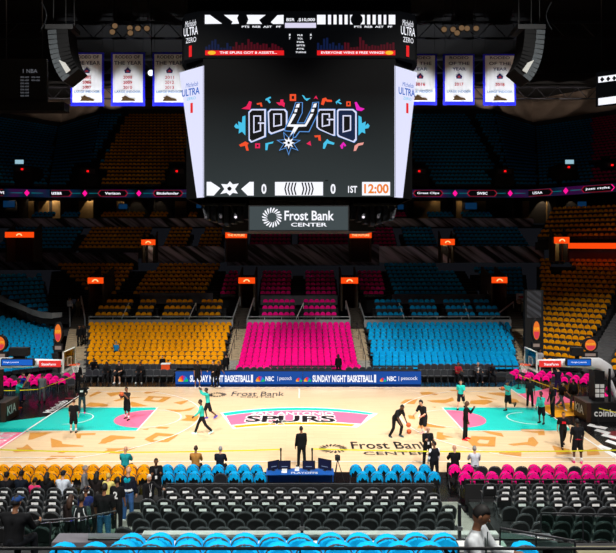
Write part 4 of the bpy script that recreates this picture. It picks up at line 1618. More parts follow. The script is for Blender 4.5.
# ================================================================== BASKETS
RIMO = mat('rim_orange', (250, 84, 20), .5)
NETW = mat('net_white_cord', (235, 235, 235), .8)
PADK = mat('black_padding', (15, 15, 17), .55)
PADW = mat('white_padding', (232, 232, 236), .6, scale=4, var=.04)
BRN = mat('dark_brown_pad', (56, 30, 18), .5)
for sg, side in ((-1, 'blue corner seats'), (1, 'orange corner seats')):
    XBD = sg * 12.95
    t = thing('basketball_hoop', 'portable basketball hoop with glass backboard in front of the ' + side, 'basketball hoop', (sg * 16.6, 35.35, 0))
    yc = 35.35

    def X(a):
        if a > 15.3:
            a += .55 if sg < 0 else .12
        return sg * a

    def bx(mb, xa, xb, *r):
        mb.box(min(X(xa), X(xb)), max(X(xa), X(xb)), *r)
    mb = MB()
    bx(mb, 15.85, 18.2, 34.55, 36.15, .03, 1.08, PADK)
    # sloping pad facing the court
    mb.prism([(X(15.85), 34.55, .03), (X(15.85), 36.15, .03), (X(15.85), 36.15, 1.08), (X(15.85), 34.55, 1.08)], (-sg * .25, 0, 0), BRN)
    base = mb.build('base_pad', t)
    f = Vector((0, -1, 0)) if sg > 0 else Vector((0, 1, 0))
    if sg > 0:
        text('pad_lettering', 'KIA', (15.71, 35.95, .35), (0, -1, 0), UZ, WHITE, base, 1.1, .5, .02, .02)
        text('pad_lettering', 'coinbase', (16.12, 34.54, .35), RX, UZ, WHITE, base, 1.7, .4, .02, .02)
    else:
        text('pad_lettering', 'KIA', (-16.14, 34.7, .35), (0, 1, 0), UZ, WHITE, base, 1.1, .5, .02, .02)
        text('pad_lettering', 'coinbase', (-18.25, 34.54, .35), RX, UZ, WHITE, base, 1.7, .4, .02, .02)
    mb = MB()
    bx(mb, 16.25, 16.8, 35.0, 35.7, 1.08, 2.75, PADK)
    col = mb.build('column_pad', t)
    mb = MB()
    for i in range(2):
        for j in range(3):
            bx(mb, 16.28 + i * .27, 16.5 + i * .27, 34.97, 35.0, 1.3 + j * .26, 1.5 + j * .26, WHITE)
    mb.build('white_label', col)
    mb = MB()
    bx(mb, 17.0, 17.1, 34.9, 35.0, 1.0, 2.9, DARKM)
    mb.tube([(X(17.7), 35.3, 1.05), (X(16.9), 35.3, 2.9)], .14, PADW, 8)
    mb.tube([(X(17.2), 35.0, 1.05), (X(16.9), 35.2, 2.9)], .08, CHROME, 8)
    mb.build('rear_strut', t)
    # padded white boom
    mb = MB()
    path = [(X(17.2), yc, 2.35), (X(17.0), yc, 2.8), (X(16.6), yc, 3.08), (X(15.9), yc, 3.15), (X(14.6), yc, 3.15), (X(13.35), yc, 3.18)]
    mb.tube(path, [.34, .4, .38, .3, .22, .16], PADW, 10)
    boom = mb.build('boom', t, smooth=True)
    mb = MB()
    bx(mb, 13.3, 14.5, 34.98, 35.06, 2.98, 3.32, emis('boom_red', (236, 50, 46), .95))
    pl_ = mb.build('advert_panel', boom)
    text('panel_lettering', 'StateFarm', (min(X(13.55), X(14.35)), 34.97, 3.07), RX, UZ, WGL, pl_, .8, .14, .02, .01)
    mb = MB()
    bx(mb, 14.75, 16.0, 34.85, 35.05, 3.06, 3.46, BLKM)
    cs = mb.build('sign_box', t)
    mb = MB()
    bx(mb, 14.8, 15.95, 34.83, 34.85, 3.10, 3.42, SBLUE)
    fs = mb.build('sign_screen', cs)
    text('sign_lettering', 'Google | peacock', (min(X(14.98), X(15.85)), 34.82, 3.22), RX, UZ, WGL, fs, .87, .1, .01, .01)
    mb = MB()
    bx(mb, 15.1, 15.6, 34.9, 35.3, 3.6, 4.05, BLKM)
    bx(mb, 15.3, 15.4, 35.0, 35.1, 3.4, 3.6, BLKM)
    mb.build('shot_clock', t)
    # backboard
    y0, y1, z0, z1 = yc - .91, yc + .91, 2.84, 3.91
    mb = MB()
    mb.box(XBD - .02, XBD + .02, y0, y1, z0, z1, glass('backboard_glass'))
    bb = mb.build('backboard', t)
    mb = MB()
    w = .045
    for a, b, c, d in ((y0, y1, z1 - w, z1), (y0, y1, z0, z0 + w), (y0, y0 + w, z0, z1), (y1 - w, y1, z0, z1)):
        mb.box(XBD - .04, XBD + .04, a, b, c, d, WHITE)
    for a, b, c, d in ((yc - .3, yc + .3, 3.45, 3.5), (yc - .3, yc + .3, 3.02, 3.07), (yc - .3, yc - .25, 3.02, 3.5), (yc + .25, yc + .3, 3.02, 3.5)):
        mb.box(XBD - .03, XBD + .03, a, b, c, d, WHITE)
    mb.build('backboard_frame', bb)
    mb = MB()
    mb.box(XBD - .06, XBD + .06, y0 - .02, y1 + .02, z0 - .06, z0 + .01, mat('edge_padding', (225, 225, 228), .6))
    mb.build('edge_pad', bb)
    rx = XBD - sg * .36
    mb = MB()
    mb.tube([(rx + .23 * math.cos(2 * PI * i / 20), yc + .23 * math.sin(2 * PI * i / 20), 3.05) for i in range(21)], .018, RIMO, 6)
    bx(mb, 12.6, 12.97, yc - .07, yc + .07, 2.99, 3.06, RIMO)
    rim = mb.build('rim', t)
    mb = MB()
    for k in range(12):
        for s2 in (-1, 1):
            pts = []
            for i in range(6):
                a = 2 * PI * k / 12 + s2 * i * PI / 12
                r = .225 - .10 * (i / 5) ** .7
                pts.append((rx + r * math.cos(a), yc + r * math.sin(a), 3.04 - i * .085))
            mb.tube(pts, .007, NETW, 3)
    mb.build('net', rim)

# corner pylons and round signs
SGO = emis('sign_orange', (240, 120, 40), .9)
SGP = emis('sign_rose', (225, 60, 80), .9)


def pylon(px0, px1, yt, ym, yb, Y, zbase, lab, round_=False):
    a, b = at(px0, ym, Y), at(px1, yt, Y)
    t = thing('advert_pylon', lab, 'sign', ((a.x + b.x) / 2, Y, zbase))
    c = (a + b) / 2
    rx, rz = (b.x - a.x) / 2, (b.z - a.z) / 2
    mb = MB()
    n = 24
    mb.prism([(c.x + rx * math.cos(2 * PI * i / n), Y, c.z + rz * (math.sin(2 * PI * i / n))) for i in range(n)], (0, .25, 0), BLKM)
    hd = mb.build('sign_head', t)
    mb = MB()
    mb.prism([(c.x + rx * .72 * math.cos(2 * PI * i / n), Y - .02, c.z + rz * .8 * (math.sin(2 * PI * i / n))) for i in range(n)], (0, .02, 0), SGO)
    fc = mb.build('sign_face', hd)
    text('sign_lettering', 'PLAYOFFS', (c.x, Y - .03, c.z + rz * .15), RX, UZ, YELG, fc, rx * 1.2, rz * .25, .02, .01, center=True)
    m2 = MB()
    m2.prism([(c.x + rx * .6 * math.cos(PI + PI * i / 12), Y - .04, c.z - rz * .1 + rz * .62 * math.sin(PI + PI * i / 12)) for i in range(13)], (0, .015, 0), SGP)
    m2.build('rose_band', fc)
    mb = MB()
    zl = at(0, yb, Y).z
    mb.box(a.x, b.x, Y + .02, Y + .24, zl, a.z, BLKM)
    lw = mb.build('lower_panel', t)
    m2 = MB()
    m2.box(a.x + (b.x - a.x) * .15, b.x - (b.x - a.x) * .15, Y, Y + .02, zl + (a.z - zl) * .3, zl + (a.z - zl) * .75, emis('sign_grey', (150, 130, 120), .8))
    m2.build('lower_picture', lw)
    mb = MB()
    mb.tube([(c.x, Y + .12, zl), (c.x, Y + .12, zbase)], .05, DARKM, 6)
    mb.box(c.x - .3, c.x + .3, Y - .15, Y + .4, zbase, zbase + .06, DARKM)
    mb.build('sign_post', t)


pylon(53.5, 62.5, 322, 344, 352, 45.6, 0, 'tall oval black sign with orange emblem beside the left stairs and blue seats')
pylon(532, 541, 319, 342, 349, 46.2, 0, 'tall oval black sign with orange emblem beside the steps and orange corner seats')
pylon(583, 598, 338, 352, 358, 44.5, 0, 'round black sign with orange emblem in front of the orange corner stairs')
pylon(-8, 7, 335, 352, 360, 43, 0, 'round black sign with orange emblem at the blue corner, cut by the picture edge')
t = thing('black_pier', 'tall black panelled pier between the far stairs and the orange corner seats', 'pier', (at(537, 0, 50).x, 50.2, 0))
a = at(525, 290, 50.2)
b = at(546, 360, 50.2)
mb = MB()
mb.box(a.x, b.x - .2, 50.2, 50.6, 0, a.z, BLKM)
pp = mb.build('pier_body', t)
mb = MB()
mb.box(a.x + .15, b.x - .4, 50.15, 50.2, at(0, 318, 50).z, a.z - .05, mural_mat('pier_pattern', (24, 25, 29), (74, 76, 84), 1.4))
mb.build('patterned_panel', pp)

# ================================================================== STAIRS
def stairs(nm, x0, x1, x2, x3, ya, yb, za, zb_, n, m, th=0):
    mb = MB()
    for i in range(n):
        t = i / n
        t2 = (i + 1) / n
        y = ya + (yb - ya) * t
        y2 = ya + (yb - ya) * t2
        z = za + (zb_ - za) * t2
        l, r = x0 + (x2 - x0) * t, x1 + (x3 - x1) * t
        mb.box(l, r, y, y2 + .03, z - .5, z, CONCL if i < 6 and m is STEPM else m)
    return struct(mb.build(nm))


for (x0, x1, x2, x3) in ((-5.8, -4.75, -5.95, -4.75), (4.5, 5.45, 4.5, 5.7), (-18.0, -16.1, -20.6, -19.0), (16.5, 18.4, 18.9, 20.2)):
    stairs('floor_stairs', x0, x1, x2, x3, 47.2, 56.2, .0, 2.45, 20, STEPM)
    stairs('floor_stairs', x2, x3, x2 * 1.03, x3 * 1.02, 56.2, 59.6, 2.45, 4.0, 9, mat('shaded_step_concrete', (52, 46, 38), .85))  # upper flight: darker copy of the step colour, shade put in
# central dim stairs and others in the upper tiers
for (x0, x1, y0, y1, z0, z1) in ((-.75, .35, 61, 66, 4.4, 6.8), (-9.1, -8.0, 61, 68, 4.4, 7.2), (8.45, 9.0, 61, 68, 4.4, 7.2), (16.5, 17.7, 61, 68, 4.4, 7.2), (-17.4, -16.5, 61, 68, 4.4, 7.2)):
    stairs('floor_stairs', x0, x1, x0, x1, y0, y1, z0, z1, 12, CONCD)
# corner stairs between the two orange sections
th = math.radians(-40)
mb = MB()
for i in range(40):
    t = i / 40
    p = Vector((22.6 - 2.4, 49.0 - 2.8)).lerp(Vector((32.8, 60.6)), t)
    M = Matrix.Translation((p.x, p.y, 0)) @ Matrix.Rotation(th, 4, 'Z')
    mb.box(.05, 1.5, 0, .5, -.8, .1 + 7.6 * t, mat('grey_step_concrete', (96, 96, 98), .85, scale=4), M)
struct(mb.build('floor_stairs'))
# left strip: steps to the far corner, next to the blue seats
stairs('floor_stairs', -23.3, -21.0, -26.2, -24.3, 57.5, 66.5, 3.0, 7.2, 20, CONCD)
# floor behind the lower boards
mb = MB()
mb.box(-32, 32, 56.1, 61.2, 1.8, 2.35, CONC)
struct(mb.build('floor_walkway'))
for x, y0 in ((-5.8, 47), (-4.75, 47), (4.47, 47), (5.5, 47), (-16.0, 47), (16.45, 47), (-20.2, 56.3), (18.6, 56.3)):
    pass


def rail(lab, pts, group=None, cat='handrail', posts=3, glassy=False, r=.03, m=None, hgt=.9, name='handrail'):
    m = m or CHROME
    t = thing(name, lab, cat, pts[0] - Vector((0, 0, hgt)), 0, group)
    mb = MB()
    mb.tube(pts, r, m, 6)
    mb.build('top_rail', t)
    a, b = Vector(pts[0]), Vector(pts[-1])
    for i in range(posts):
        q = a.lerp(b, i / max(posts - 1, 1))
        m2 = MB()
        m2.tube([q, q - Vector((0, 0, hgt))], r * .8, m, 6)
        m2.build('post', t)
    if glassy:
        m2 = MB()
        m2.prism([a - Vector((0, 0, hgt)), b - Vector((0, 0, hgt)), b - Vector((0, 0, .06)), a - Vector((0, 0, .06))], (0, .012, 0), glass('rail_glass', (205, 228, 220)))
        m2.build('glass_panel', t)
    return t


for x, w in ((-5.4, 'between the orange and pink sections'), (5.0, 'between the pink and blue sections'), (17.6, 'beside the blue section and far hoop')):
    rail('thin dark handrail down the middle of the stairs ' + w, [Vector((x, 48, 1.3)), Vector((x, 55.5, 3.2))], m=DARKM, posts=5)
PALE = mat('pale_rail_paint', (168, 174, 176), .4, .4)
for px0, y0, px1, y1, w in ((231.5, 322, 240, 297, 'orange side of the pink portal stairs'), (247, 320, 254, 298, 'pink side of the stairs by the orange section'),
                            (350, 318, 346, 301, 'pink side of the stairs by the blue section'), (365, 320, 359.5, 303, 'blue side of the pink portal stairs'),
                            (487, 322, 513.5, 302, 'blue side of the far stairs'), (70, 318, 69, 298, 'far left stairs beside the two standing people'),
                            (85, 319, 81, 296, 'orange side of the far left stairs')):
    a, b = at(px0, y0, 56.6), at(px1, y1, 59.3)
    rail('pale sloping rail on the ' + w, [a + Vector((0, 0, .0)), b], m=PALE, r=.07, posts=2, hgt=.8)
for px, w in ((123, 'leftmost railed orange rows'), (190, 'railed orange rows beside the pink portal'), (297.5, 'railed pink rows'), (405, 'railed blue rows by the pink stairs'), (470, 'railed blue rows by the far stairs')):
    a, b = at(px - 1, 318, 56.9), at(px + (6 if px < 298 else (0 if px < 300 else -6)), 303, 59.0)
    rail('white sloping rail dividing the ' + w, [a, b], m=WHITE, r=.05, posts=2, hgt=.7)
for x0, x1, w in ((-18.9, -6.0, 'above the orange section'), (-4.7, 4.45, 'above the pink section'), (5.75, 18.8, 'above the blue section')):
    rail('long glass balustrade ' + w, [Vector((x0, 56.4, 3.5)), Vector((x1, 56.4, 3.5))], m=PALE, glassy=True, posts=7, hgt=.9, r=.035, name='glass_balustrade', cat='balustrade')
# sweeping wall at the blue corner
t = thing('sweeping_parapet', 'pale curved parapet sweeping down between the two blue corner sections', 'parapet', at(30, 312, 54))
mb = MB()
top = [(-20, 289), (0, 295), (8, 299), (16, 302.5), (24, 306), (32, 309.5), (42, 312), (52, 313), (62, 312.5)]
bot = [(-20, 297), (0, 301.5), (8, 305), (16, 308), (24, 311), (32, 315), (42, 318), (52, 318.5), (62, 317)]
deps = [57.5, 56.5, 56, 55.6, 55.3, 55, 54.8, 54.7, 54.9]
PARM = mat('pale_parapet_paint', (128, 132, 132), .5, scale=.7, var=.35)
for i in range(8):
    p = [at(*bot[i], deps[i]), at(*bot[i + 1], deps[i + 1]), at(*top[i + 1], deps[i + 1]), at(*top[i], deps[i])]
    mb.prism(p, (-.1, .2, 0), PARM)
mb.build('parapet_band', t)

# ================================================================== SEATS
def outline(w, z0, zs, z1, n=5):
    """rounded top outline in x,z, counter-clockwise seen from -Y"""
    pts = [(-w, z0), (w, z0)]
    for i in range(n + 1):
        a = PI * i / n
        pts.append((w * math.cos(a), zs + (z1 - zs) * math.sin(a)))
    return pts


def shell(mb, pts, y0, y1, ins, m, tilt=0.0, mid=None):
    """closed pillow: front ring, full ring(s), back ring"""
    cx = sum(p[0] for p in pts) / len(pts)
    cz = sum(p[1] for p in pts) / len(pts)

    def ringp(k, y):
        return [(cx + (p[0] - cx) * k, y + (p[1] - pts[0][1]) * tilt, cz + (p[1] - cz) * k) for p in pts]
    if mid is None:
        rings = [ringp(1, y0), ringp(1, y1)]
    else:
        rings = [ringp(ins, y0), ringp(1, y0 + mid), ringp(1, y1 - mid), ringp(ins, y1)]
    n = len(pts)
    vs = [v for r in rings for v in r]
    fs = [tuple(range(n)), tuple(range((len(rings) - 1) * n, len(rings) * n))[::-1]]
    for k in range(len(rings) - 1):
        for i in range(n):
            fs.append((k * n + i, (k + 1) * n + i, (k + 1) * n + (i + 1) % n, k * n + (i + 1) % n))
    mb.add(vs, fs, m)


def seat_parts(col, style, hi=True):
    """list of (part name, MB) of one tip-up arena seat under its shirt"""
    out = []
    mb = MB()
    shell(mb, outline(.215, .36, .72, .85, 6), .06, .13, .9, SEATPL, .12, .02)
    out.append(('backrest', mb))
    mb = MB()
    if style == 'long':
        mb.box(-.21, .21, -.12, -.03, .26, .5, SEATPL)
    else:
        mb.box(-.215, .215, -.16, -.06, .30, .60, SEATPL)
    out.append(('cushion', mb))
    mb = MB()
    for x in (-.245, .245):
        mb.box(x - .015, x + .015, -.1, .14, 0, .55, BLKM)
    mb.box(-.245, .245, .0, .04, .2, .26, BLKM)
    out.append(('standard', mb))
    mb = MB()
    z0 = {'long': .30, 'tall': .44, 'short': .55}[style]
    o = outline(.236, z0, .70, .885, 8)
    shell(mb, o, -.03, .16, .8, SHIRT[col], .1, .05)
    if style == 'long':
        mb.prism([(-.225, -.13, .24), (.225, -.13, .24), (.21, -.10, .62), (-.21, -.10, .62)], (0, .08, 0), SHIRT[col])
    out.append(('shirt_cover', mb))
    return out


protoM = {}
for col in ('orange', 'pink', 'blue'):
    for style in ('long', 'tall', 'short'):
        protoM[(col, style)] = [(nm, mb.mesh('seat_' + nm)) for nm, mb in seat_parts(col, style)]
for s in SEATS:
    s['px'] = 300 + F * s['x'] / s['y']
    s['py'] = 250 - F * (s['z'] + .6 - CAMZ) / s['y']
    s['d'] = math.hypot(s['x'], s['y'])
SEATS = [s for s in SEATS if -8 < s['px'] < 624 and s['py'] > 90 and not any(a < s['x'] < b and c < s['y'] < d for a, b, c, d in PORT)]
near = sorted([s for s in SEATS if s['style'] != 'far' and s['py'] > 318], key=lambda s: s['d'])
NIND = 272
ind = near[:NIND]
for s in ind:
    s['ind'] = True
cname = {'orange': 'orange', 'pink': 'pink', 'blue': 'blue', 'crimson': 'crimson'}
used_labels = set()
for s in ind:
    lab = '%s shirt-covered seat, %s row up, %s along it, %s' % (cname[s['col']], nth(s['row']), nth(s['i']), s['where'])
    wds = lab.split()
    if len(wds) > 16:
        lab = '%s shirt-covered seat, %s row, %s along, %s' % (cname[s['col']], nth(s['row']), nth(s['i']), s['where'])
    t = thing('arena_chair', lab, 'seat', (s['x'], s['y'], s['z']), s['a'], 'shirt-covered seats of the ' + s['where'])
    for nm, me in protoM[(s['col'], s['style'])]:
        link(nm, me, t)


def mass(name, lst):
    mats_, V, Fc, MI = [], [], [], []

    def mi(m):
        if m not in mats_:
            mats_.append(m)
        return mats_.index(m)
    cache = {}
    for s in lst:
        key = (s['col'], s['style'])
        if key not in cache:
            mb = MB()
            z0 = {'long': .28, 'tall': .43}.get(s['style'], .56)
            n = 5 if s['style'] != 'far' else 3
            shell(mb, outline(.236, z0, .68, .885, n), -.04, .12, .8, SHIRT[s['col']], .1, None if s['style'] == 'far' else .05)
            mb.box(-.215, .215, -.16, -.06, .28, .58 if s['style'] != 'long' else .3, SEATPL)
            cache[key] = ([Vector(v) for v in mb.v], mb.f, [mi(mb.mats[k]) for k in mb.m])
        vs, fs, ms = cache[key]
        o = len(V)
        c, sn = math.cos(s['a']), math.sin(s['a'])
        for v in vs:
            V.append((s['x'] + v.x * c - v.y * sn, s['y'] + v.x * sn + v.y * c, s['z'] + v.z))
        Fc += [tuple(i + o for i in f) for f in fs]
        MI += ms
    me = bpy.data.meshes.new(name)
    me.from_pydata(V, [], Fc)
    for m in mats_:
        me.materials.append(m)
    me.polygons.foreach_set('material_index', MI)
    me.update()
    return link(name, me)


rest = [s for s in SEATS if not s.get('ind')]
o = mass('distant_seating', rest)
tag(o, 'rows of shirt-covered seats filling the tiers behind the court up to the dim deck', 'seating', None, 'stuff')
print('arena seats', len(SEATS), 'individual', len(ind))

# ------------------------------------------------------------------ folding chairs seen from behind
RIMG = mat('grey_chair_rim', (80, 84, 88), .4, .3)
TAGM = mat('white_seat_card', (250, 250, 250), .7, var=.01)
CHK = mat('black_padded_vinyl', (18, 19, 21), .55, scale=30)
CHG = mat('glossy_dark_vinyl', (44, 46, 52), .3, scale=30)


def chair_root(name, label, loc, rz, group, tagged, vinyl=CHK, cover=None, wd=.245, rise=.27):
    t = thing(name, label, 'chair', loc, rz, group)
    mb = MB()
    shell(mb, outline(.222, .44, .68, .85, 8), .13, .18, .93, vinyl, .14, .015)
    mb.build('backrest', t, local=True)
    mb = MB()
    o = outline(.238, .44, .68, .872, 10)[2:]
    pts = [(.222, .155, .47)] + [(x, .155 + (z - .47) * .14, z) for x, z in o] + [(-.222, .155, .47)]
    mb.tube(pts, .020, RIMG, 6)
    for sx in (-1, 1):
        mb.tube([(sx * .222, .155, .47), (sx * .225, -.16, .0)], .014, RIMG, 5)
        mb.tube([(sx * .2, -.15, .44), (sx * .215, .22, .0)], .014, RIMG, 5)
    mb.build('frame', t, local=True)
    mb = MB()
    mb.box(-.21, .21, -.22, .16, .42, .47, vinyl)
    mb.box(-.19, .19, -.24, -.2, .425, .465, vinyl)
    mb.build('seat', t, local=True)
    if tagged:
        mb = MB()
        mb.box(-.11, .11, .225, .232, .69, .765, TAGM)
        mb.build('seat_card', t, local=True)
    if cover:
        mb = MB()
        # draped shirt: rounded dome with folds and loose sides
        n, k = 18, 9
        rows = []
        rnd = random.Random(5)
        for j in range(k + 1):
            u = j / k
            yy = -.02 + .27 * u
            row = []
            for i in range(n + 1):
                a = PI * i / n
                w = wd + .01 * math.sin(a * 7 + j)
                bulge = math.sin(PI * min(max(u, .0), 1)) ** .5 if 0 < u < 1 else 0.0
                sc = .80 + .20 * bulge
                zz = .64 + (rise * sc) * math.sin(a) + .012 * math.sin(i * 2.3 + j * 1.7)
                if i in (0, n):
                    zz = .56 + .03 * math.sin(j * 2.1)
                row.append((w * sc * math.cos(a), yy + .012 * math.sin(i * 1.9), zz))
            rows.append(row)
        vs = [v for r in rows for v in r]
        fs = [(j * (n + 1) + i, j * (n + 1) + i + 1, (j + 1) * (n + 1) + i + 1, (j + 1) * (n + 1) + i) for j in range(k) for i in range(n)]
        mb.add(vs, fs, SHIRT[cover])
        # rear fall of the cloth
        r = rows[-1]
        fall = [(x * 1.0, y + .02 + .01 * math.sin(i * 2.2), max(z - .17 - .05 * math.sin(i * 1.3), .46)) for i, (x, y, z) in enumerate(r)]
        vs = r + fall
        fs = [(i, i + 1, n + 1 + i + 1, n + 1 + i) for i in range(n)]
        mb.add(vs, fs, SHIRT[cover])
        r = rows[0]
        vs = r + [(x, y - .01, max(z - .2, .5)) for x, y, z in r]
        mb.add(vs, [(i, n + 1 + i, n + 2 + i, i + 1) for i in range(n)], SHIRT[cover])
        mb.build('shirt_cover', t, smooth=True, local=True)
    return t


protoT = None
protoN = None
block_name = {'c': 'centre block', 'l': 'block by the standing group', 'r': 'block behind the pink chairs'}
FY, FZ = 21.7, .50
for blk_, x0, x1, nrow, pitch in (('c', -4.95, 4.75, 7, .535), ('l', -13.2, -6.9, 7, .56), ('r', 6.3, 14.3, 9, .56)):
    for r in range(nrow):
        y = FY - r * .765
        z = FZ + r * .112 + (.15 if blk_ == 'r' else 0)
        sh = 0.0 if r % 2 == 0 else pitch / 2
        xx0, xx1 = x0, x1
        if blk_ == 'c':
            xx0 = -4.7 if r < 2 else (-5.1 if r < 5 else -5.0)
            xx1 = 4.6
        if blk_ == 'l':
            xx1 = -7.0 + (.35 if r > 4 else 0)
        if blk_ == 'r':
            xx0 = 6.2 if r < 4 else 6.0 - (r - 3) * .12
        n = int((xx1 - xx0) / pitch)
        for i in range(n):
            x = xx0 + sh + (i + .5) * pitch if blk_ != 'l' else xx1 - sh - (i + .5) * pitch
            px = 300 + F * x / y
            if px < -12 or px > 628:
                continue
            edge_ = {'c': 'stairs where fans stand', 'l': 'stairs where fans stand', 'r': 'pink side stairs'}[blk_]
            lab = 'black folding chair, %s row, %s from the stairs, %s' % (nth(r), nth(i), block_name[blk_])
            grp = 'black folding chairs of the ' + block_name[blk_]
            tagd = r < 4
            pr = protoT if tagd else protoN
            rz = PI + (random.random() - .5) * .05
            if pr is None:
                pr = chair_root('folding_chair', lab, (x, y, z), rz, grp, tagd)
                if tagd:
                    protoT = pr
                else:
                    protoN = pr
            else:
                dup(pr, (x, y, z), rz, lab, grp)
for nm, x0, x1, nrow in (('c', -5.2, 4.9, 7), ('l', -14, -6.5, 7), ('r', 5.9, 15, 9)):
    mb = MB()
    for r in range(nrow):
        y = FY - r * .765
        z = FZ + r * .112 + (.15 if nm == 'r' else 0)
        mb.box(x0, x1, y - .40, y + .365, z - .4, z, CONCD)
    struct(mb.build('floor_riser'))
# pale aisle steps
for x0, x1 in ((-6.5, -5.2), (4.9, 5.9)):
    mb = MB()
    for r in range(14):
        y = 22.2 - r * .3825
        mb.box(x0, x1, y - .2, y + .2, -.2, .12 + r * .075, CONCL)
    mb.box(x0, x1, 22.4, 23.6, -.1, .05, CONCL)
    struct(mb.build('floor_stairs'))
# pale ledge and cross aisle behind the folding chairs
mb = MB()
mb.box(-3.5, 4.4, 13.4, 14.15, 3.05, 3.18, LEDGE)
mb.box(4.4, 5.6, 13.7, 14.15, 3.0, 3.12, PGREY)
mb.box(-5.4, -3.5, 13.7, 14.15, 3.0, 3.12, PGREY)
mb.box(-4.7, 5.2, 13.5, 14.1, 1.0, 3.05, CONC)
mb.box(5.2, 14, 13.9, 14.15, 1.0, 2.9, CONCD)
mb.box(6.0, 9, 13.2, 13.9, 1.0, 2.95, mat('olive_concrete', (128, 122, 96), .8, scale=3))
mb.box(-14, -4.7, 13.9, 14.15, 1.0, 2.75, CONCD)
struct(mb.build('wall_near_ledge'))
mb = MB()
mb.box(-14, 14, 14.1, 17.0, .6, 1.15, CONC)
struct(mb.build('floor_cross_aisle'))
mb = MB()
for r in range(9):
    mb.box(-9, 9, 12.35 - r * .8, 13.2 - r * .8, 1.0, 3.0 + r * .38, CONCD)
struct(mb.build('floor_near_terrace'))

# near blue-draped seats
pb = None
for r, (y, z, x0, n, pt) in enumerate(((11.9, 3.27, -3.15, 13, .53), (11.05, 3.52, -4.1, 16, .53))):
    for i in range(n):
        x = x0 + i * pt + (random.random() - .5) * .06
        if (r == 0 and i == 12) or (r == 1 and i in (13, 14)):
            continue
        px = 300 + F * x / y
        lab = 'large blue shirt-draped seat, %s of the %s row behind the black rail' % (nth(i), ('farther', 'nearer')[r])
        grp = 'blue-draped seats behind the front rail'
        if pb is None:
            pb = chair_root('stadium_chair', lab, (x, y, z), PI + .05, grp, False, CHK, 'blue', .27, .25)
        else:
            dup(pb, (x, y, z + (random.random() - .5) * .04), PI + (random.random() - .5) * .25, lab, grp)

# courtside chairs
pc = {}


def courtside(x, y, z, col, rz, lab, grp):
    k = col or 'bare'
    if k not in pc:
        pc[k] = chair_root('courtside_chair', lab, (x, y, z), rz, grp, False, CHG if not col else CHK, col)
    else:
        dup(pc[k], (x, y, z), rz, lab, grp)


for r, y in enumerate((25.25, 24.45)):
    for name, x0, x1, pt, col in (('orange', -12.1, -5.95, .51, 'orange'), ('blue', -5.55, -1.35, .51, 'blue'), ('blue', 1.95, 5.35, .55, 'blue'), ('pink', 5.9, 13.2, .53, 'pink')):
        n = int((x1 - x0) / pt)
        for i in range(n):
            x = x0 + (i + .5) * pt + (.2 if r else 0)
            if col == 'pink' and x < 5.9:
                continue
            if x0 == 1.95 and x > 5.2:
                continue
            c = col
            if col == 'pink' and r == 0 and i in (2, 3, 5, 9):
                c = None
            if x0 == -5.55 and r == 1 and i == 4:
                c = None
            bl = {(-12.1): 'orange group', (-5.55): 'blue group left of the scorer table', 1.95: 'blue group by the tripod', 5.9: 'pink group'}[x0]
            lab = '%s courtside chair, %s of the %s row, %s' % ((col + ' shirt-draped') if c else 'uncovered black', nth(i), ('row nearer the court', 'second')[r].replace('row nearer the court', 'first'), bl)
            courtside(x, y, 0.01, c, PI + (random.random() - .5) * .08, lab, 'courtside chairs, ' + bl)
# chairs behind the baselines
for sg, side in ((-1, 'blue corner hoop'), (1, 'orange corner hoop')):
    for r in range(3):
        for i in range(9):
            if sg < 0:
                x = -15.3 - i * .55 - r * .2
                y = 42.1 + r * .95 - i * .16
                rz = math.radians(18)
            else:
                x = 14.5 + i * .55 + r * .5
                y = 43.6 + r * .8 - i * .2
                rz = math.radians(-18)
            px = 300 + F * x / y
            if not -8 < px < 624:
                continue
            c = 'pink' if (i * 7 + r * 3) % 5 else None
            lab = '%s chair near the %s, %s from the court, %s row' % ('pink shirt-draped' if c else 'uncovered dark', side, nth(i), nth(r))
            courtside(x, y, 0.01, c, rz, lab, 'chairs behind the baseline near the ' + side)
for i in range(6):
    for r in range(2):
        x, y = 17.9 + r * .9, 36.6 + i * .62
        c = 'pink' if (i + r) % 4 else None
        courtside(x + i * .12, y, 0.01, c, -PI / 2 + .15, '%s chair behind the coinbase pad, %s place from the pad, %s row' % ('pink shirt-draped' if c else 'uncovered dark', nth(i), nth(r)), 'chairs behind the coinbase pad')
# team bench chairs
pbn = None
for x0, n, lab0 in ((-15.2, 13, 'in front of the orange section'), (8.9, 11, 'in front of the blue section')):
    for r, y in enumerate((45.2, 46.2)):
        for i in range(n):
            lab = 'black bench chair, %s along the %s row, %s' % (nth(i), ('front', 'rear')[r], lab0)
            x = x0 + i * .49
            if pbn is None:
                pbn = chair_root('bench_chair', lab, (x, y, .01 + r * .22), 0, 'team bench chairs', False, CHG)
            else:
                dup(pbn, (x, y, .01 + r * .22), 0, lab, 'team bench chairs')
mb = MB()
mb.box(-16, -8.6, 45.85, 47.2, 0.0, .23, BLKM)
mb.box(8.4, 15.4, 45.85, 47.2, 0.0, .23, BLKM)
struct(mb.build('trim_2'))
# black chairs behind the board
for i in range(26):
    x = -4.4 + i * .5
    if x > 8.2:
        break
    if abs(x - 3.0) < .5:
        continue
    lab = 'glossy black chair behind the blue courtside board, %s from the pink stairs' % nth(i)
    dup(pbn, (x, 46.1, .01), 0, lab, 'black chairs behind the blue courtside board')

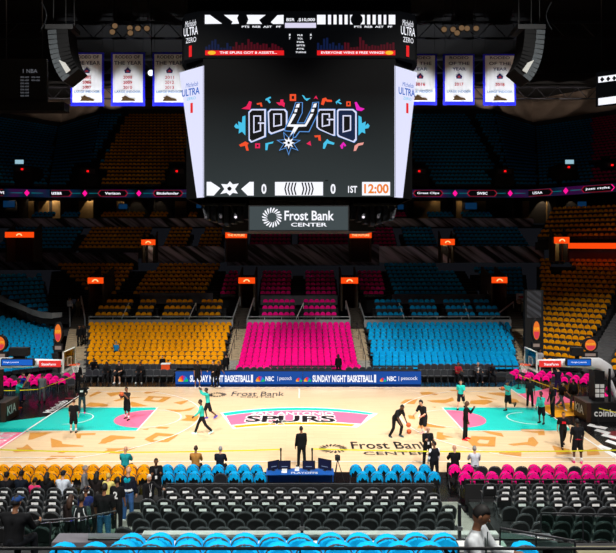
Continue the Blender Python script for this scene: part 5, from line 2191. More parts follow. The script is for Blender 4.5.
# ================================================================== TABLE, BARRIERS, BELTS
t = thing('scorer_table', 'low table with blue PLAYOFFS cover facing the court', 'table', (0, 24.9, 0))
TBL = mat('table_blue_cover', (18, 96, 190), .6, var=.04)
mb = MB()
mb.box(-1.33, 1.33, 24.5, 25.2, .72, .75, TBL)
mb.box(-1.33, 1.33, 25.17, 25.2, .2, .72, TBL)
tt = mb.build('table_top', t)
text('cover_lettering', 'PLAYOFFS', (-.35, 24.56, .75), RX, (0, 1, 0), WHITE, tt, 1.05, .22, .02, .004)
for x in (-1.25, 0, 1.25):
    mb = MB()
    mb.tube([(x, 24.55, .72), (x, 24.55, 0.01)], .02, DARKM)
    mb.tube([(x, 25.1, .72), (x, 25.1, 0.01)], .02, DARKM)
    mb.build('leg', t)
for i, (x, rz, lab) in enumerate(((-1.05, .5, 'tilted monitor at the end of the blue table near the blue chairs'), (-.62, 0.05, 'monitor behind the white papers on the blue table'), (.35, -.05, 'monitor on the blue table beside the suited man'), (.98, -.55, 'largest monitor at the tripod end of the blue table'))):
    s_ = 1.5 if i == 3 else 1.25
    m = thing('monitor', lab, 'monitor', (x, 24.95, .75), rz)
    mb = MB()
    mb.box(-.2 * s_, .2 * s_, -.015, .015, .05, .05 + .27 * s_, BLKM)
    mb.build('monitor_case', m, local=True)
    mb = MB()
    mb.box(-.17 * s_, .17 * s_, -.02, -.015, .07, .03 + .27 * s_, emis('monitor_navy', (16, 22, 60), .8))
    mb.box(-.09 * s_, .1 * s_, -.024, -.02, .15, .17, emis('monitor_glint', (150, 170, 210), .7))
    mb.build('monitor_screen', m, local=True)
    mb = MB()
    mb.box(-.06, .06, -.06, .08, 0, .012, BLKM)
    mb.tube([(0, .02, .01), (0, .02, .12)], .012, BLKM)
    mb.build('stand', m, local=True)
for i, (x, y, w, lab) in enumerate(((-.62, 24.75, .22, 'stack of white papers on the blue table'), (-.12, 24.98, .18, 'white laptop sheet on the blue table near the suited man'))):
    mb = MB()
    mb.box(-w / 2, w / 2, -.1, .1, 0, .012, WHITE)
    mb.box(-w / 2 + .02, w / 2, .02, .05, .012, .12, WHITE)
    o = mb.build('paper_stack')
    o.location = (x, y, .75)
    tag(o, lab, 'papers')
# tripod
t = thing('camera_tripod', 'black tripod with small camera beside the blue table', 'tripod', (1.52, 25.5, 0.01))
for a in (0, 2.1, 4.2):
    mb = MB()
    mb.tube([(1.52, 25.5, 1.0), (1.52 + .3 * math.cos(a), 25.5 + .3 * math.sin(a), .02)], .018, BLKM)
    mb.build('leg', t)
mb = MB()
mb.box(1.42, 1.62, 25.35, 25.65, 1.0, 1.14, BLKM)
mb.tube([(1.52, 25.65, 1.07), (1.52, 25.8, 1.07)], .05, BLKM)
mb.build('camera_body', t)
YEL = mat('yellow_belt', (255, 250, 40), .6, var=.02)


def stanchion(x, y, lab):
    t = thing('stanchion', lab, 'stanchion', (x, y, .012))
    mb = MB()
    mb.tube([(x, y, .04), (x, y, .92)], .03, BLKM, 8)
    mb.build('post', t)
    mb = MB()
    mb.tube([(x, y, .012), (x, y, .04)], [.17, .15], BLKM, 14)
    mb.build('base', t)
    mb = MB()
    mb.tube([(x, y, .9), (x, y, 1.0)], .04, BLKM, 8)
    mb.build('belt_cassette', t)


def belt(a, b, lab, sag=.02):
    a, b = Vector(a), Vector(b)
    mb = MB()
    n = 10
    P = [a.lerp(b, i / n) - Vector((0, 0, sag * math.sin(PI * i / n))) for i in range(n + 1)]
    for i in range(n):
        mb.prism([P[i] - Vector((0, 0, .025)), P[i + 1] - Vector((0, 0, .025)), P[i + 1] + Vector((0, 0, .025)), P[i] + Vector((0, 0, .025))], (0, .004, 0), YEL)
    o = mb.build('barrier_belt')
    tag(o, lab, 'belt')


BY0 = 26.95
stanchion(-.82, BY0, 'black belt post beside the suited man, on the burst-logo-free side')
stanchion(.52, BY0, 'black belt post between the suited man and the near burst logo')
stanchion(-13.4, BY0, 'black belt post at the near corner by the orange chairs')
stanchion(14.2, BY0, 'black belt post at the near corner by the pink chairs')
belt((-.82, BY0, .95), (-13.4, BY0, .95), 'long yellow belt along the near sideline behind the orange chairs', .12)
belt((.52, BY0, .97), (14.2, BY0, .93), 'long yellow belt along the near sideline over the lettering', .1)
b0, b1 = gr(76, 388), gr(42, 409)
stanchion(-15.3, 43.0, 'black belt post by the stairs behind the glass backboard')
stanchion(-16.0, 38.6, 'black belt post by the man in the grey suit')
stanchion(-18.0, 38.2, 'black belt post by the man in the teal shirt')
belt((-15.3, 43.0, .95), (-16.0, 38.6, .95), 'yellow belt slanting from the stairs to the grey-suited man')
belt((-16.0, 38.6, .95), (-18.0, 38.2, .95), 'short yellow belt between the grey suit and teal shirt men')
stanchion(14.9, 43.0, 'black belt post at the foot of the far stairs beside the hoop')
stanchion(15.9, 38.2, 'black belt post behind the people near the hoop pad')
belt((14.9, 43.0, .95), (15.9, 38.2, .95), 'yellow belt slanting behind the players under the far hoop')
stanchion(16.1, 34.0, 'black belt post in front of the coinbase pad')
belt((16.1, 34.0, .95), (17.6, 31.5, .95), 'short yellow belt in front of the coinbase pad')
stanchion(17.6, 31.5, 'black belt post at the edge beyond the coinbase pad')
# cooler
t = thing('drinks_cooler', 'orange drinks cooler on the rear bench chairs', 'cooler', (at(167 - 0, 363, 46.2).x + .0, 46.2, .85))
c = at(166, 365, 46.4)
mb = MB()
mb.box(c.x - .32, c.x + .32, 46.2, 46.6, .70, 1.08, mat('cooler_orange', (250, 86, 24), .5))
mb.build('cooler_body', t)
mb = MB()
mb.box(c.x - .34, c.x + .34, 46.18, 46.62, 1.08, 1.14, WHITE)
mb.build('cooler_lid', t)
t = thing('sideline_barrier', 'low black barrier with top rail between folding chairs and courtside chairs', 'barrier', (-.5, 23.25, 0))
mb = MB()
mb.box(-4.9, 4.9, 23.2, 23.28, .28, .80, BLKM)
mb.build('barrier_panel', t)
mb = MB()
mb.tube([(-4.95, 23.24, .85), (4.95, 23.24, .85)], .03, DARKM)
mb.build('top_rail', t)
t = thing('sideline_barrier', 'low black barrier with rail behind the pink courtside chairs', 'barrier', (10, 23.25, 0))
mb = MB()
mb.box(6.1, 14.5, 23.2, 23.28, .1, .84, BLKM)
mb.build('barrier_panel', t)
mb = MB()
mb.tube([(6.1, 23.24, 1.0), (14.5, 23.24, 1.0)], .03, DARKM)
for x in (6.1, 8.9, 11.7, 14.5):
    mb.tube([(x, 23.24, 0.3), (x, 23.24, 1.0)], .025, DARKM)
mb.build('top_rail', t)
# rails in the near foreground
t = thing('front_rail', 'long black tubular rail crossing in front of the blue-draped seats', 'railing', (0, 6.2, 5.0))
z = CAMZ - 298.5 / F * 6.2
mb = MB()
mb.tube([(-3.6, 6.2, z), (3.6, 6.2, z)], .0165, BLK, 8)
mb.build('top_rail', t)
for x in (-2.4, 0.0, 1.56, 2.7):
    mb = MB()
    mb.tube([(x, 6.2, z), (x, 6.2, z - .9)], .012, BLK, 6)
    mb.build('post', t)
mb = MB()
mb.box(-5, 5, 5.2, 7.6, z - 1.6, z - .9, CONCD)
struct(mb.build('floor_near_landing'))
for px0, py0, px1, py1, Y0, Y1, lab, hg in ((24, 522, 76, 518, 14.6, 15.0, 'dark glass guard rail in front of the capped man', .75),
                                        (76, 519, 116, 511, 15.0, 15.6, 'grey metal guard rail crossing behind the jersey group', .7),
                                        (541, 513, 625, 515, 14.8, 14.8, 'tinted glass guard rail in front of the last folding chairs', .62),
                                        (500, 528, 575, 541, 12.6, 11.6, 'brown sloping handrail beside the tinted glass guard', .5)):
    rail(lab, [at(px0, py0, Y0), at(px1, py1, Y1)], m=DARKM, glassy=True, posts=3, hgt=hg, r=.022, name='guard_rail')
for px, lab in ((302, 'dark glass clamp post on the ledge below the scorer table'), (459.5, 'dark glass clamp post beside the man in the grey jacket')):
    p = at(px, 520, 13.7)
    t = thing('clamp_post', lab, 'post', (p.x, 13.7, 3.18))
    mb = MB()
    mb.box(p.x - .03, p.x + .03, 13.67, 13.75, 3.18, 3.95, DARKM)
    mb.build('upright', t)
    mb = MB()
    mb.box(p.x - .05, p.x + .05, 13.64, 13.78, 3.4, 3.48, CHROME)
    mb.build('clamp', t)
GB = thing('glass_balustrade', 'clear glass balustrade standing on the pale ledge behind the blue-draped seats', 'balustrade', (0, 13.7, 3.18))
mb = MB()
mb.box(-4.6, 5.5, 13.69, 13.705, 3.19, 4.0, glass('ledge_glass', (240, 249, 246)))
mb.build('glass_panel', GB)
mb = MB()
mb.box(-4.6, 5.5, 13.66, 13.73, 3.18, 3.22, DARKM)
mb.build('base_channel', GB)
# ================================================================== PEOPLE
SKN = {'d': mat('skin_deep', (92, 58, 40), .6, var=.04), 'm': mat('skin_brown', (142, 96, 68), .6, var=.04), 'l': mat('skin_light', (216, 164, 134), .6, var=.04)}
EYE = mat('dark_eye', (20, 16, 14), .3)
LIP = mat('lip', (132, 70, 62), .6)
CL = {}


def cloth(c):
    k = 'cloth_%d_%d_%d' % c
    return mat(k, c, .9, scale=12, var=.12, bump=.1, spec=.2)


HAIRC = {'k': mat('hair_black', (16, 13, 12), .7, var=.3), 'b': mat('hair_brown', (58, 36, 24), .7, var=.3), 'g': mat('hair_grey', (150, 148, 146), .8, var=.2),
         'w': mat('hair_white', (214, 214, 210), .8, var=.1), 'y': mat('hair_blond', (206, 176, 96), .8, var=.2)}
PENDING = []   # objects whose union modifier is applied in one go


def rotx(v, a):
    """swing forward (towards -Y) by a degrees from hanging down"""
    return v


def direction(flex, out, side):
    f, o = math.radians(flex), math.radians(out)
    return Vector((side * math.sin(o), -math.sin(f) * math.cos(o), -math.cos(f) * math.cos(o)))


POSES = {
    'stand': dict(arms=((6, 8, 12), (4, 8, 14)), legs=((2, 5, 2), (-2, 5, 2)), lean=2),
    'hips': dict(arms=((8, 22, 70), (8, 22, 66)), legs=((2, 6, 2), (-2, 6, 2)), lean=2),
    'walk': dict(arms=((28, 8, 25), (-22, 8, 18)), legs=((-24, 3, 18), (26, 3, 8)), lean=5),
    'stride': dict(arms=((35, 14, 45), (-30, 14, 40)), legs=((-30, 6, 40), (34, 6, 20)), lean=10),
    'shoot': dict(arms=((100, 8, 62), (94, 10, 66)), legs=((-16, 6, 30), (18, 5, 30)), lean=6),
    'hold': dict(arms=((42, 6, 95), (38, 8, 98)), legs=((8, 8, 6), (-8, 8, 4)), lean=3),
    'chest': dict(arms=((20, 6, 100), (20, 6, 100)), legs=((3, 6, 2), (-3, 6, 2)), lean=3),
    'aim': dict(arms=((70, 10, 80), (66, 12, 84)), legs=((4, 7, 2), (-4, 7, 2)), lean=4),
    'dribble': dict(arms=((4, 10, 22), (10, 8, 26)), legs=((34, 12, 50), (6, 12, 34)), lean=34),
    'read': dict(arms=((30, 6, 62), (24, 6, 66)), legs=((4, 7, 2), (-4, 7, 2)), lean=6),
    'guard': dict(arms=((14, 16, 55), (18, 14, 50)), legs=((24, 12, 38), (4, 12, 28)), lean=18),
    'kick': dict(arms=((45, 14, 70), (40, 12, 75)), legs=((-4, 4, 75), (4, 4, 4)), lean=4),
    'sit': dict(arms=((32, 8, 55), (28, 8, 60)), legs=((84, 9, 86), (84, 9, 84)), lean=6),
    'slump': dict(arms=((40, 10, 45), (42, 10, 50)), legs=((80, 14, 78), (80, 14, 80)), lean=26),
    'point': dict(arms=((60, 14, 30), (4, 8, 14)), legs=((4, 6, 2), (-4, 6, 2)), lean=4),
    'phone': dict(arms=((40, 4, 110), (6, 8, 12)), legs=((2, 6, 2), (-3, 6, 2)), lean=3),
}


def head_part(mb, Mh, skin, s):
    """head with brow, nose, chin, ears, eyes and mouth; local frame: face looks to -Y"""
    def f(v):
        x, y, z = v
        w = 1.0
        if z < 0:
            w = 1.0 + z * 2.4          # narrower jaw
            x *= max(w, .62)
            if y < 0:
                y *= 1.0 + z * .5
        if y < -.05 and -.02 < z < .03 and abs(x) > .015:
            y += .008               # eye sockets
        return (x, y, z)
    M = Mh @ Matrix.Diagonal((s, s, s, 1))
    mb.ball((0, 0, 0), .078, .098, .122, skin, 16, 12, f, None)
    n0 = len(mb.v) - (16 * 11 + 2)
    mb.add([(0, -.094, .022), (-.016, -.094, -.022), (.016, -.094, -.022), (0, -.126, -.018), (0, -.096, -.032)], [(0, 1, 3), (0, 3, 2), (1, 4, 3), (4, 2, 3), (0, 2, 4), (0, 4, 1)], skin)
    for sx in (-1, 1):
        mb.ball((sx * .08, .01, -.002), .012, .022, .034, skin, 6, 5)
        mb.ball((sx * .031, -.084, .018), .013, .009, .008, EYE, 6, 4)
        mb.box(sx * .031 - .016, sx * .031 + .016, -.097, -.085, .034, .041, EYE)
    mb.box(-.024, .024, -.0915, -.08, -.058, -.050, LIP)
    for i in range(n0, len(mb.v)):
        mb.v[i] = tuple(M @ Vector(mb.v[i]))


def hand_part(mb, wrist, d, side, skin, curl=35, s=1.0):
    """palm, four unequal bent fingers and a thumb leaving the side of the palm"""
    d = d.normalized()
    ref = Vector((side, 0, 0))
    n = (ref - d * ref.dot(d))
    if n.length < .1:
        n = Vector((0, 1, 0)) - d * d.y
    n.normalize()                    # back of the hand faces outward
    w = d.cross(n).normalized()      # across the knuckles
    if w.y > 0:
        w = -w                       # w points to the thumb side (forward)
    P = wrist
    L = .092 * s
    rows = []
    for t, hw, th in ((-.02, .024, .017), (.03, .034, .016), (.065, .040, .014), (.092, .038, .011)):
        c = P + d * t * s
        rows.append([c + w * hw * s + n * th * s, c - w * hw * s + n * th * s, c - w * hw * s - n * th * s, c + w * hw * s - n * th * s])
    vs = [v for r in rows for v in r]
    fs = [(0, 1, 2, 3), (15, 14, 13, 12)] + [(k * 4 + i, (k + 1) * 4 + i, (k + 1) * 4 + (i + 1) % 4, k * 4 + (i + 1) % 4) for k in range(3) for i in range(4)]
    mb.add(vs, fs, skin)
    for k, ln in enumerate((.072, .080, .075, .060)):
        b = P + d * L * .95 + w * (.029 - .0195 * k) * s
        pts = [b - d * .012]
        dd = d.copy()
        for j, fr in enumerate((.45, .3, .25)):
            a = math.radians(curl * (.5 + .35 * j))
            dd = (dd * math.cos(a) - n * math.sin(a)).normalized()
            b = b + dd * ln * fr * s
            pts.append(b)
        mb.tube(pts, [.0095 * s, .009 * s, .008 * s, .0065 * s], skin, 5)
    b = P + d * .022 * s + w * .022 * s
    t1 = b + (d * .6 + w * .75 - n * .15).normalized() * .042 * s
    t2 = t1 + (d * .85 + w * .25 - n * .4).normalized() * .034 * s
    mb.tube([b, t1, t2], [.013 * s, .0105 * s, .008 * s], skin, 5)


def union(ob, vox):
    r = ob.modifiers.new('union', 'REMESH')
    r.mode = 'VOXEL'
    r.voxel_size = vox
    r.use_smooth_shade = True
    sm = ob.modifiers.new('relax', 'SMOOTH')
    sm.iterations = 3
    sm.factor = .5


def person(px, py, face, pose, H, skin, hair, top, bottom, label, zfloor=0.012, Y=None, sleeves='short', legs='long', shoes=(20, 20, 22), cap=None, group=None,
           socks=None, seat=None, hem=0.0, extra=None, trim=None, headyaw=0, headtilt=0, wide=1.0):
    s = H / 1.80
    if Y is None:
        p = gr(px, py, zfloor)
    else:
        p = Vector(((px - 300) / F * Y, Y, zfloor))
    ps = POSES[pose]
    lean = math.radians(ps['lean'])
    sk = SKN[skin]
    pel = Vector((0, 0, .95))

    def up(v):
        """torso point leaning about the pelvis"""
        v = Vector(v)
        z = v.z - .95
        y = v.y
        return Vector((v.x * wide, y * math.cos(lean) - z * math.sin(lean), .95 + z * math.cos(lean) + y * math.sin(lean)))
    J = {}
    low = 9
    for i, side in enumerate((1, -1)):
        f, o, k = ps['legs'][i]
        hip = Vector((side * .09, 0, .93))
        kn = hip + direction(f, o, side) * .43
        an = kn + direction(f - k, o * .3, side) * .42
        J['hip%d' % i], J['kn%d' % i], J['an%d' % i] = hip, kn, an
        low = min(low, an.z)
        f, o, e = ps['arms'][i]
        f2 = f + 0
        sh = up((side * .185, 0, 1.42))
        el = sh + direction(f + math.degrees(lean) * .3, o, side) * .29
        fore = direction(f + e, -8 if e > 30 else o * .3, side)
        wr = el + fore * .255
        J['sh%d' % i], J['el%d' % i], J['wr%d' % i], J['fo%d' % i] = sh, el, wr, fore
    dz = (.085 - low) if seat is None else (seat - .84)
    chest, waist, neck = up((0, 0, 1.32)), up((0, 0, 1.10)), up((0, .01, 1.50))
    headc = up((0, -.03, 1.665))
    off = Vector((0, 0, dz))

    def T(v):
        return (Vector(v) + off) * s

    def caps(mb, L, m):
        for a, ra, b, rb in L:
            mb.capsule(T(a), ra * s, T(b), rb * s, m, 10)

    def torso(g):
        L = []
        for sx in (-1, 1):
            L.append((up((sx * .075, .0, 1.34)), .105 + g, up((sx * .055, 0, 1.12)), .095 + g))
            L.append((up((sx * .055, 0, 1.12)), .095 + g, Vector((sx * .07, 0, .96)), .105 + g))
        L.append((up((-.155, 0, 1.425)), .055 + g, up((.155, 0, 1.425)), .055 + g))
        L.append((up((-.12, .0, 1.36)), .085 + g, up((.12, 0, 1.36)), .085 + g))
        return L

    def arm(i, g, frac=1.0):
        sh, el, wr = J['sh%d' % i], J['el%d' % i], J['wr%d' % i]
        if frac <= .5:
            e = sh.lerp(el, frac / .5 * .8)
            return [(sh, .056 + g, e, .050 + g * 1.6)]
        return [(sh, .056 + g, el, .044 + g), (el, .044 + g, sh.lerp(wr, 1) if frac >= 1 else el.lerp(wr, .85), .032 + g)]

    def leg(i, g, frac=1.0, flare=0.0):
        h, k, a = J['hip%d' % i], J['kn%d' % i], J['an%d' % i]
        if frac < .6:
            e = h.lerp(k, .92)
            return [(h, .092 + g, e, .062 + g + flare)]
        return [(h, .092 + g, k, .060 + g), (k, .060 + g, k.lerp(a, .35), .060 + g), (k.lerp(a, .35), .060 + g, a + Vector((0, 0, .02)), .040 + g + flare)]
    rz = math.radians(face)
    mb = MB()
    caps(mb, torso(0), sk)
    for i in (0, 1):
        caps(mb, arm(i, 0), sk)
        caps(mb, leg(i, -.004), sk)
        a = J['an%d' % i]
        caps(mb, [(a, .038, a + Vector((0, -.10, -.045)), .032)], sk)
    caps(mb, [(chest, .07, neck, .052), (neck, .052, headc + Vector((0, .02, -.04)), .055)], sk)
    root = link('person', mb.mesh('person'))
    root.location = p
    root.rotation_euler = (0, 0, rz)
    root['label'] = label
    root['category'] = 'person'
    if group:
        root['group'] = group
    RM[root.name] = Matrix.Translation(p) @ Matrix.Rotation(rz, 4, 'Z')
    vox = .02
    union(root, vox)
    ex = MB()
    Mh = Matrix.Translation(T(headc)) @ Matrix.Rotation(math.radians(headyaw), 4, 'Z') @ Matrix.Rotation(lean * .5 + math.radians(headtilt), 4, 'X')
    head_part(ex, Mh, sk, s * 1.0)
    for i, side in enumerate((1, -1)):
        hand_part(ex, T(J['wr%d' % i]), J['fo%d' % i], side, sk, 38, s)
    PENDING.append((root, ex.mesh('extras', True)))
    # shirt or jacket
    topm = cloth(top)
    mb = MB()
    L = torso(.014)
    if hem:
        for sx in (-1, 1):
            L.append((Vector((sx * .07, 0, .98)), .122, Vector((sx * .085, 0, .98 - hem)), .118))
    for i in (0, 1):
        if sleeves == 'none':
            L += [(J['sh%d' % i], .062, J['sh%d' % i] + Vector((0, 0, -.01)), .062)]
        else:
            L += arm(i, .013, .5 if sleeves == 'short' else .9)
    L.append((chest, .085, neck + (chest - neck) * .3, .066))
    caps(mb, L, topm)
    so = link('jacket' if hem > .1 else 'shirt', mb.mesh('shirt'), root)
    union(so, .02)
    PENDING.append((so, None))
    bm_ = cloth(bottom)
    mb = MB()
    L = []
    for sx in (-1, 1):
        L.append((Vector((sx * .06, 0, 1.0)), .115, Vector((sx * .08, 0, .93)), .118))
    for i in (0, 1):
        L += leg(i, .014 if legs == 'long' else .02, 1.0 if legs == 'long' else .5, .012 if legs == 'long' else .022)
    caps(mb, L, bm_)
    to = link('trousers' if legs == 'long' else 'shorts', mb.mesh('trousers'), root)
    union(to, .02)
    PENDING.append((to, None))
    shm = cloth(shoes)
    for i, side in enumerate((1, -1)):
        a = J['an%d' % i]
        f, o, k = ps['legs'][i]
        pitch = math.radians(max(0, (k - f)) * .6) if seat is None else 0.0
        fw = Vector((side * .12, -math.cos(pitch), -math.sin(pitch))).normalized()
        upv = Vector((0, -math.sin(pitch), math.cos(pitch)))
        rt = fw.cross(upv)
        mb = MB()
        rows = []
        for t, w, h in ((-.075, .030, .07), (-.03, .040, .10), (.04, .042, .085), (.11, .046, .06), (.17, .040, .045), (.20, .018, .03)):
            c = a + fw * t - upv * .082
            rows.append([c - rt * w, c + rt * w, c + rt * w * .8 + upv * h, c - rt * w * .8 + upv * h])
        vs = [T(v) for r in rows for v in r]
        fs = [(3, 2, 1, 0), (20, 21, 22, 23)] + [(q * 4 + j, q * 4 + (j + 1) % 4, (q + 1) * 4 + (j + 1) % 4, (q + 1) * 4 + j) for q in range(5) for j in range(4)]
        mb.add(vs, fs, shm)
        link('shoe', mb.mesh('shoe'), root)
        if socks:
            mb = MB()
            k_ = J['kn%d' % i]
            mb.tube([T(a + Vector((0, 0, -.02))), T(a.lerp(k_, .38))], [.047 * s, .055 * s], cloth(socks), 10)
            link('sock', mb.mesh('sock', True), root)
    # hair
    Ms = Mh @ Matrix.Diagonal((s, s, s, 1))
    if hair and hair != 'bald':
        hc, style = HAIRC[hair[0]], hair[1:]
        mb = MB()

        def hf(v):
            x, y, z = v
            if y < -.02 and z < .055:     # leave the face free
                y = -.02
                x *= .95
            if z < -.03 and style != 'long':
                z = -.03
            return (x, y, z)
        g = {'': 1.09, 'long': 1.14, 'afro': 1.28, 'bun': 1.1}[style]
        mb.ball((0, .008, .008), .078 * g, .098 * g, .120 * g, hc, 16, 12, hf)
        if style == 'long':
            mb.tube([(0, .05, .05), (0, .085, -.08), (0, .09, -.22), (0, .08, -.34)], [.085, .095, .10, .05], hc, 10)
        if style == 'bun':
            mb.ball((0, .12, .04), .045, .045, .045, hc, 8, 6)
        mb.v = [tuple(Ms @ Vector(v)) for v in mb.v]
        link('hair', mb.mesh('hair', True), root)
    if cap:
        mb = MB()
        cc = cloth(cap)
        mb.ball((0, .0, .045), .092, .108, .088, cc, 14, 8, lambda v: (v[0], v[1], max(v[2], -.02)))
        mb.prism([(-.07, -.09, .04), (-.06, -.17, .03), (0, -.19, .03), (.06, -.17, .03), (.07, -.09, .04)], (0, 0, .012), cc)
        mb.v = [tuple(Ms @ Vector(v)) for v in mb.v]
        link('cap', mb.mesh('cap', True), root)
    # trims: numbers, lanyards, shirt fronts, bands
    for kind, val in (trim or []):
        mb = MB()
        if kind == 'number':
            me = text_mesh(val, .03)
            me.materials.append(WHITE)
            back = T(up((0, .0, 1.24)))
            yy = (.105 + .032) * s
            xs_ = [v.co.x for v in me.vertices]
            ys_ = [v.co.y for v in me.vertices]
            mx, my, w, h = (min(xs_) + max(xs_)) / 2, (min(ys_) + max(ys_)) / 2, max(xs_) - min(xs_), max(ys_) - min(ys_)
            for v in me.vertices:
                u, q = (v.co.x - mx) / h * .24 * s, (v.co.y - my) / h * .24 * s
                v.co = Vector((-u, yy + back.y * 1.0, back.z + q))
            link('jersey_number', me, so)
        elif kind == 'front':
            c1_, c2_ = T(up((0, -.128, 1.42))), T(up((0, -.128, 1.14)))
            mb.prism([c1_ + Vector((-.055 * s, 0, 0)), c2_, c2_ + Vector((.004, 0, 0)), c1_ + Vector((.055 * s, 0, 0))], (0, -.006, 0), cloth(val))
            link('shirt_front', mb.mesh('shirt_front'), so)
        elif kind == 'badge':
            for sx in (-1, 1):
                mb.tube([T(up((sx * .06, -.11, 1.46))), T(up((0, -.14, 1.14)))], .006, cloth(val), 4)
            c2_ = T(up((0, -.14, 1.08)))
            mb.box(c2_.x - .04, c2_.x + .04, c2_.y - .006, c2_.y, c2_.z - .06, c2_.z + .06, WHITE)
            link('lanyard_badge', mb.mesh('lanyard_badge'), so)
        elif kind == 'graphic':
            c2_ = T(up((0, -.128, 1.3)))
            mb.box(c2_.x - .09 * s, c2_.x + .09 * s, c2_.y - .012, c2_.y, c2_.z - .06, c2_.z + .05, cloth(val))
            link('chest_print', mb.mesh('chest_print'), so)
        elif kind == 'band':
            z0, z1, c = val
            for sx in (-1, 1):
                mb.capsule(T(up((sx * .06, 0, z0))), (.117) * s, T(up((sx * .06, 0, z1))), .119 * s, cloth(c), 12)
            link('colour_band', mb.mesh('colour_band', True), so)
        elif kind == 'sleeve':
            for i in (0, 1):
                for a_, ra, b_, rb in arm(i, .016, .9):
                    mb.capsule(T(a_), ra * s, T(b_), rb * s, cloth(val), 10)
            link('sleeve', mb.mesh('sleeve', True), so)
        elif kind == 'piping':
            for sx in (-1, 1):
                mb.tube([T(up((sx * .10, .10, 1.46))), T(up((sx * .13, .118, 1.35))), T(up((sx * .165, .075, 1.22))), T(up((sx * .155, .06, 1.0)))], .012 * s, cloth(val), 5)
            link('silver_piping', mb.mesh('silver_piping', True), so)
    J['T'] = T
    return root, J, s, p, rz


def wpt(res, v):
    root, J, s, p, rz = res
    return Matrix.Translation(p) @ Matrix.Rotation(rz, 4, 'Z') @ J['T'](v)


BALLM = mat('basketball_leather', (206, 92, 34), .6, scale=60, var=.15)


def basketball(c, lab):
    t = thing('basketball', lab, 'ball', c)
    mb = MB()
    mb.ball((0, 0, 0), .121, .121, .121, BALLM, 16, 12)
    mb.build('ball_cover', t, smooth=True, local=True)
    mb = MB()
    for a in range(3):
        pts = []
        for i in range(17):
            q = 2 * PI * i / 16
            pts.append(((.1215 * math.cos(q), .1215 * math.sin(q), 0), (.1215 * math.cos(q), 0, .1215 * math.sin(q)), (0, .1215 * math.cos(q), .1215 * math.sin(q)))[a])
        mb.tube(pts, .003, BLKM, 4)
    mb.build('seam', t, local=True)


K, W_, TE = (20, 20, 23), (230, 230, 230), (40, 200, 186)
# ---- on the court
person(82, 413, 10, 'hips', 1.8, 'd', 'k', K, (40, 58, 66), 'person in black printed tee and slate trousers with pink shoes on the teal lane', shoes=(255, 60, 140), trim=[('graphic', W_)])
person(73.5, 432.6, 185, 'stand', 1.72, 'l', 'b', K, K, 'person seen from behind in black tee and shorts with white socks on the teal lane', legs='short', socks=W_, shoes=K)
a = person(127, 419.5, -20, 'hold', 1.85, 'm', 'k', (28, 28, 30), K, 'player in black holding a ball at the chest above the rose half circle', legs='short', socks=W_, shoes=(30, 30, 34))
w0, w1 = wpt(a, a[1]['wr0'] + a[1]['fo0'] * .12), wpt(a, a[1]['wr1'] + a[1]['fo1'] * .12)
basketball((w0 + w1) / 2 + Vector((0, 0, .02)), 'basketball held at the chest by the player on the rose half circle')
a = person(208, 419, -70, 'shoot', 1.8, 'd', 'k', (50, 196, 184), (24, 24, 28), 'player in teal long sleeves with raised arms shooting beside the centre emblem', sleeves='long', legs='short', shoes=(96, 76, 190))
w0, w1 = wpt(a, a[1]['wr0'] + a[1]['fo0'] * .14), wpt(a, a[1]['wr1'] + a[1]['fo1'] * .14)
person(202, 434, -80, 'walk', 1.86, 'd', 'k', (50, 196, 184), (24, 24, 28), 'player in teal jacket and black tights striding before the shooting player', sleeves='long', shoes=(190, 235, 235))
person(301.5, 467, 200, 'stand', 1.78, 'm', 'k', (14, 15, 18), (14, 15, 18), 'person in dark suit standing behind the blue table facing the court', sleeves='long', hem=.12)
a = person(395.5, 437, 38, 'dribble', 1.95, 'd', 'k', (26, 26, 29), (22, 22, 25), 'player in black bending low with a ball facing the second player', sleeves='short', shoes=(50, 80, 90))
w0 = wpt(a, a[1]['wr0'] + a[1]['fo0'] * .16)
basketball(w0 + Vector((0.05, 0, 0)), 'basketball held by the player bending low')
person(424, 434.5, -50, 'guard', 1.9, 'l', 'kafro', (26, 26, 29), (26, 26, 29), 'player with thick dark hair in black tee and shorts guarding the bending player', legs='short', socks=W_, shoes=(240, 190, 200), trim=[('band', (1.0, .98, (190, 30, 50)))])
basketball(gr(409, 431.5, .125), 'basketball lying on the wood between the two crouching players')
person(427.5, 466.5, 5, 'chest', 1.78, 'l', 'bald', (16, 17, 20), (16, 17, 20), 'bald person in black suit with lanyard at the near sideline', sleeves='long', hem=.12, trim=[('badge', (60, 60, 66)), ('front', (40, 40, 46))])
person(434.5, 482, 196, 'stand', 1.66, 'm', 'k', (22, 24, 30), (22, 22, 26), 'person in black waistcoat over white sleeves beside the bald suited person', sleeves='short', trim=[('sleeve', (232, 234, 240))], headyaw=60)
person(465.5, 439.5, 70, 'phone', 1.95, 'd', 'bald', (18, 18, 20), (18, 18, 20), 'person all in black with red shoes at the lane corner', sleeves='long', shoes=(236, 30, 40))
person(461, 408.7, -25, 'walk', 1.8, 'l', 'b', TE, (22, 24, 28), 'player in teal tee and black shorts walking above the rose half circle', legs='short', shoes=(30, 34, 36))
a = person(508, 411, -60, 'kick', 1.8, 'm', None, (60, 200, 190), K, 'player in teal shirt and dark cap holding a ball on one leg', legs='short', shoes=(30, 30, 34), cap=(20, 40, 60))
w0, w1 = wpt(a, a[1]['wr0'] + a[1]['fo0'] * .12), wpt(a, a[1]['wr1'] + a[1]['fo1'] * .12)
basketball((w0 + w1) / 2 + Vector((.08, 0, 0)), 'basketball held by the player in the cap standing on one leg')
person(530, 407.5, -8, 'stand', 1.82, 'm', 'bald', (24, 24, 27), (24, 24, 27), 'person in black tee and trousers standing on the rose paint under the far hoop', shoes=W_)
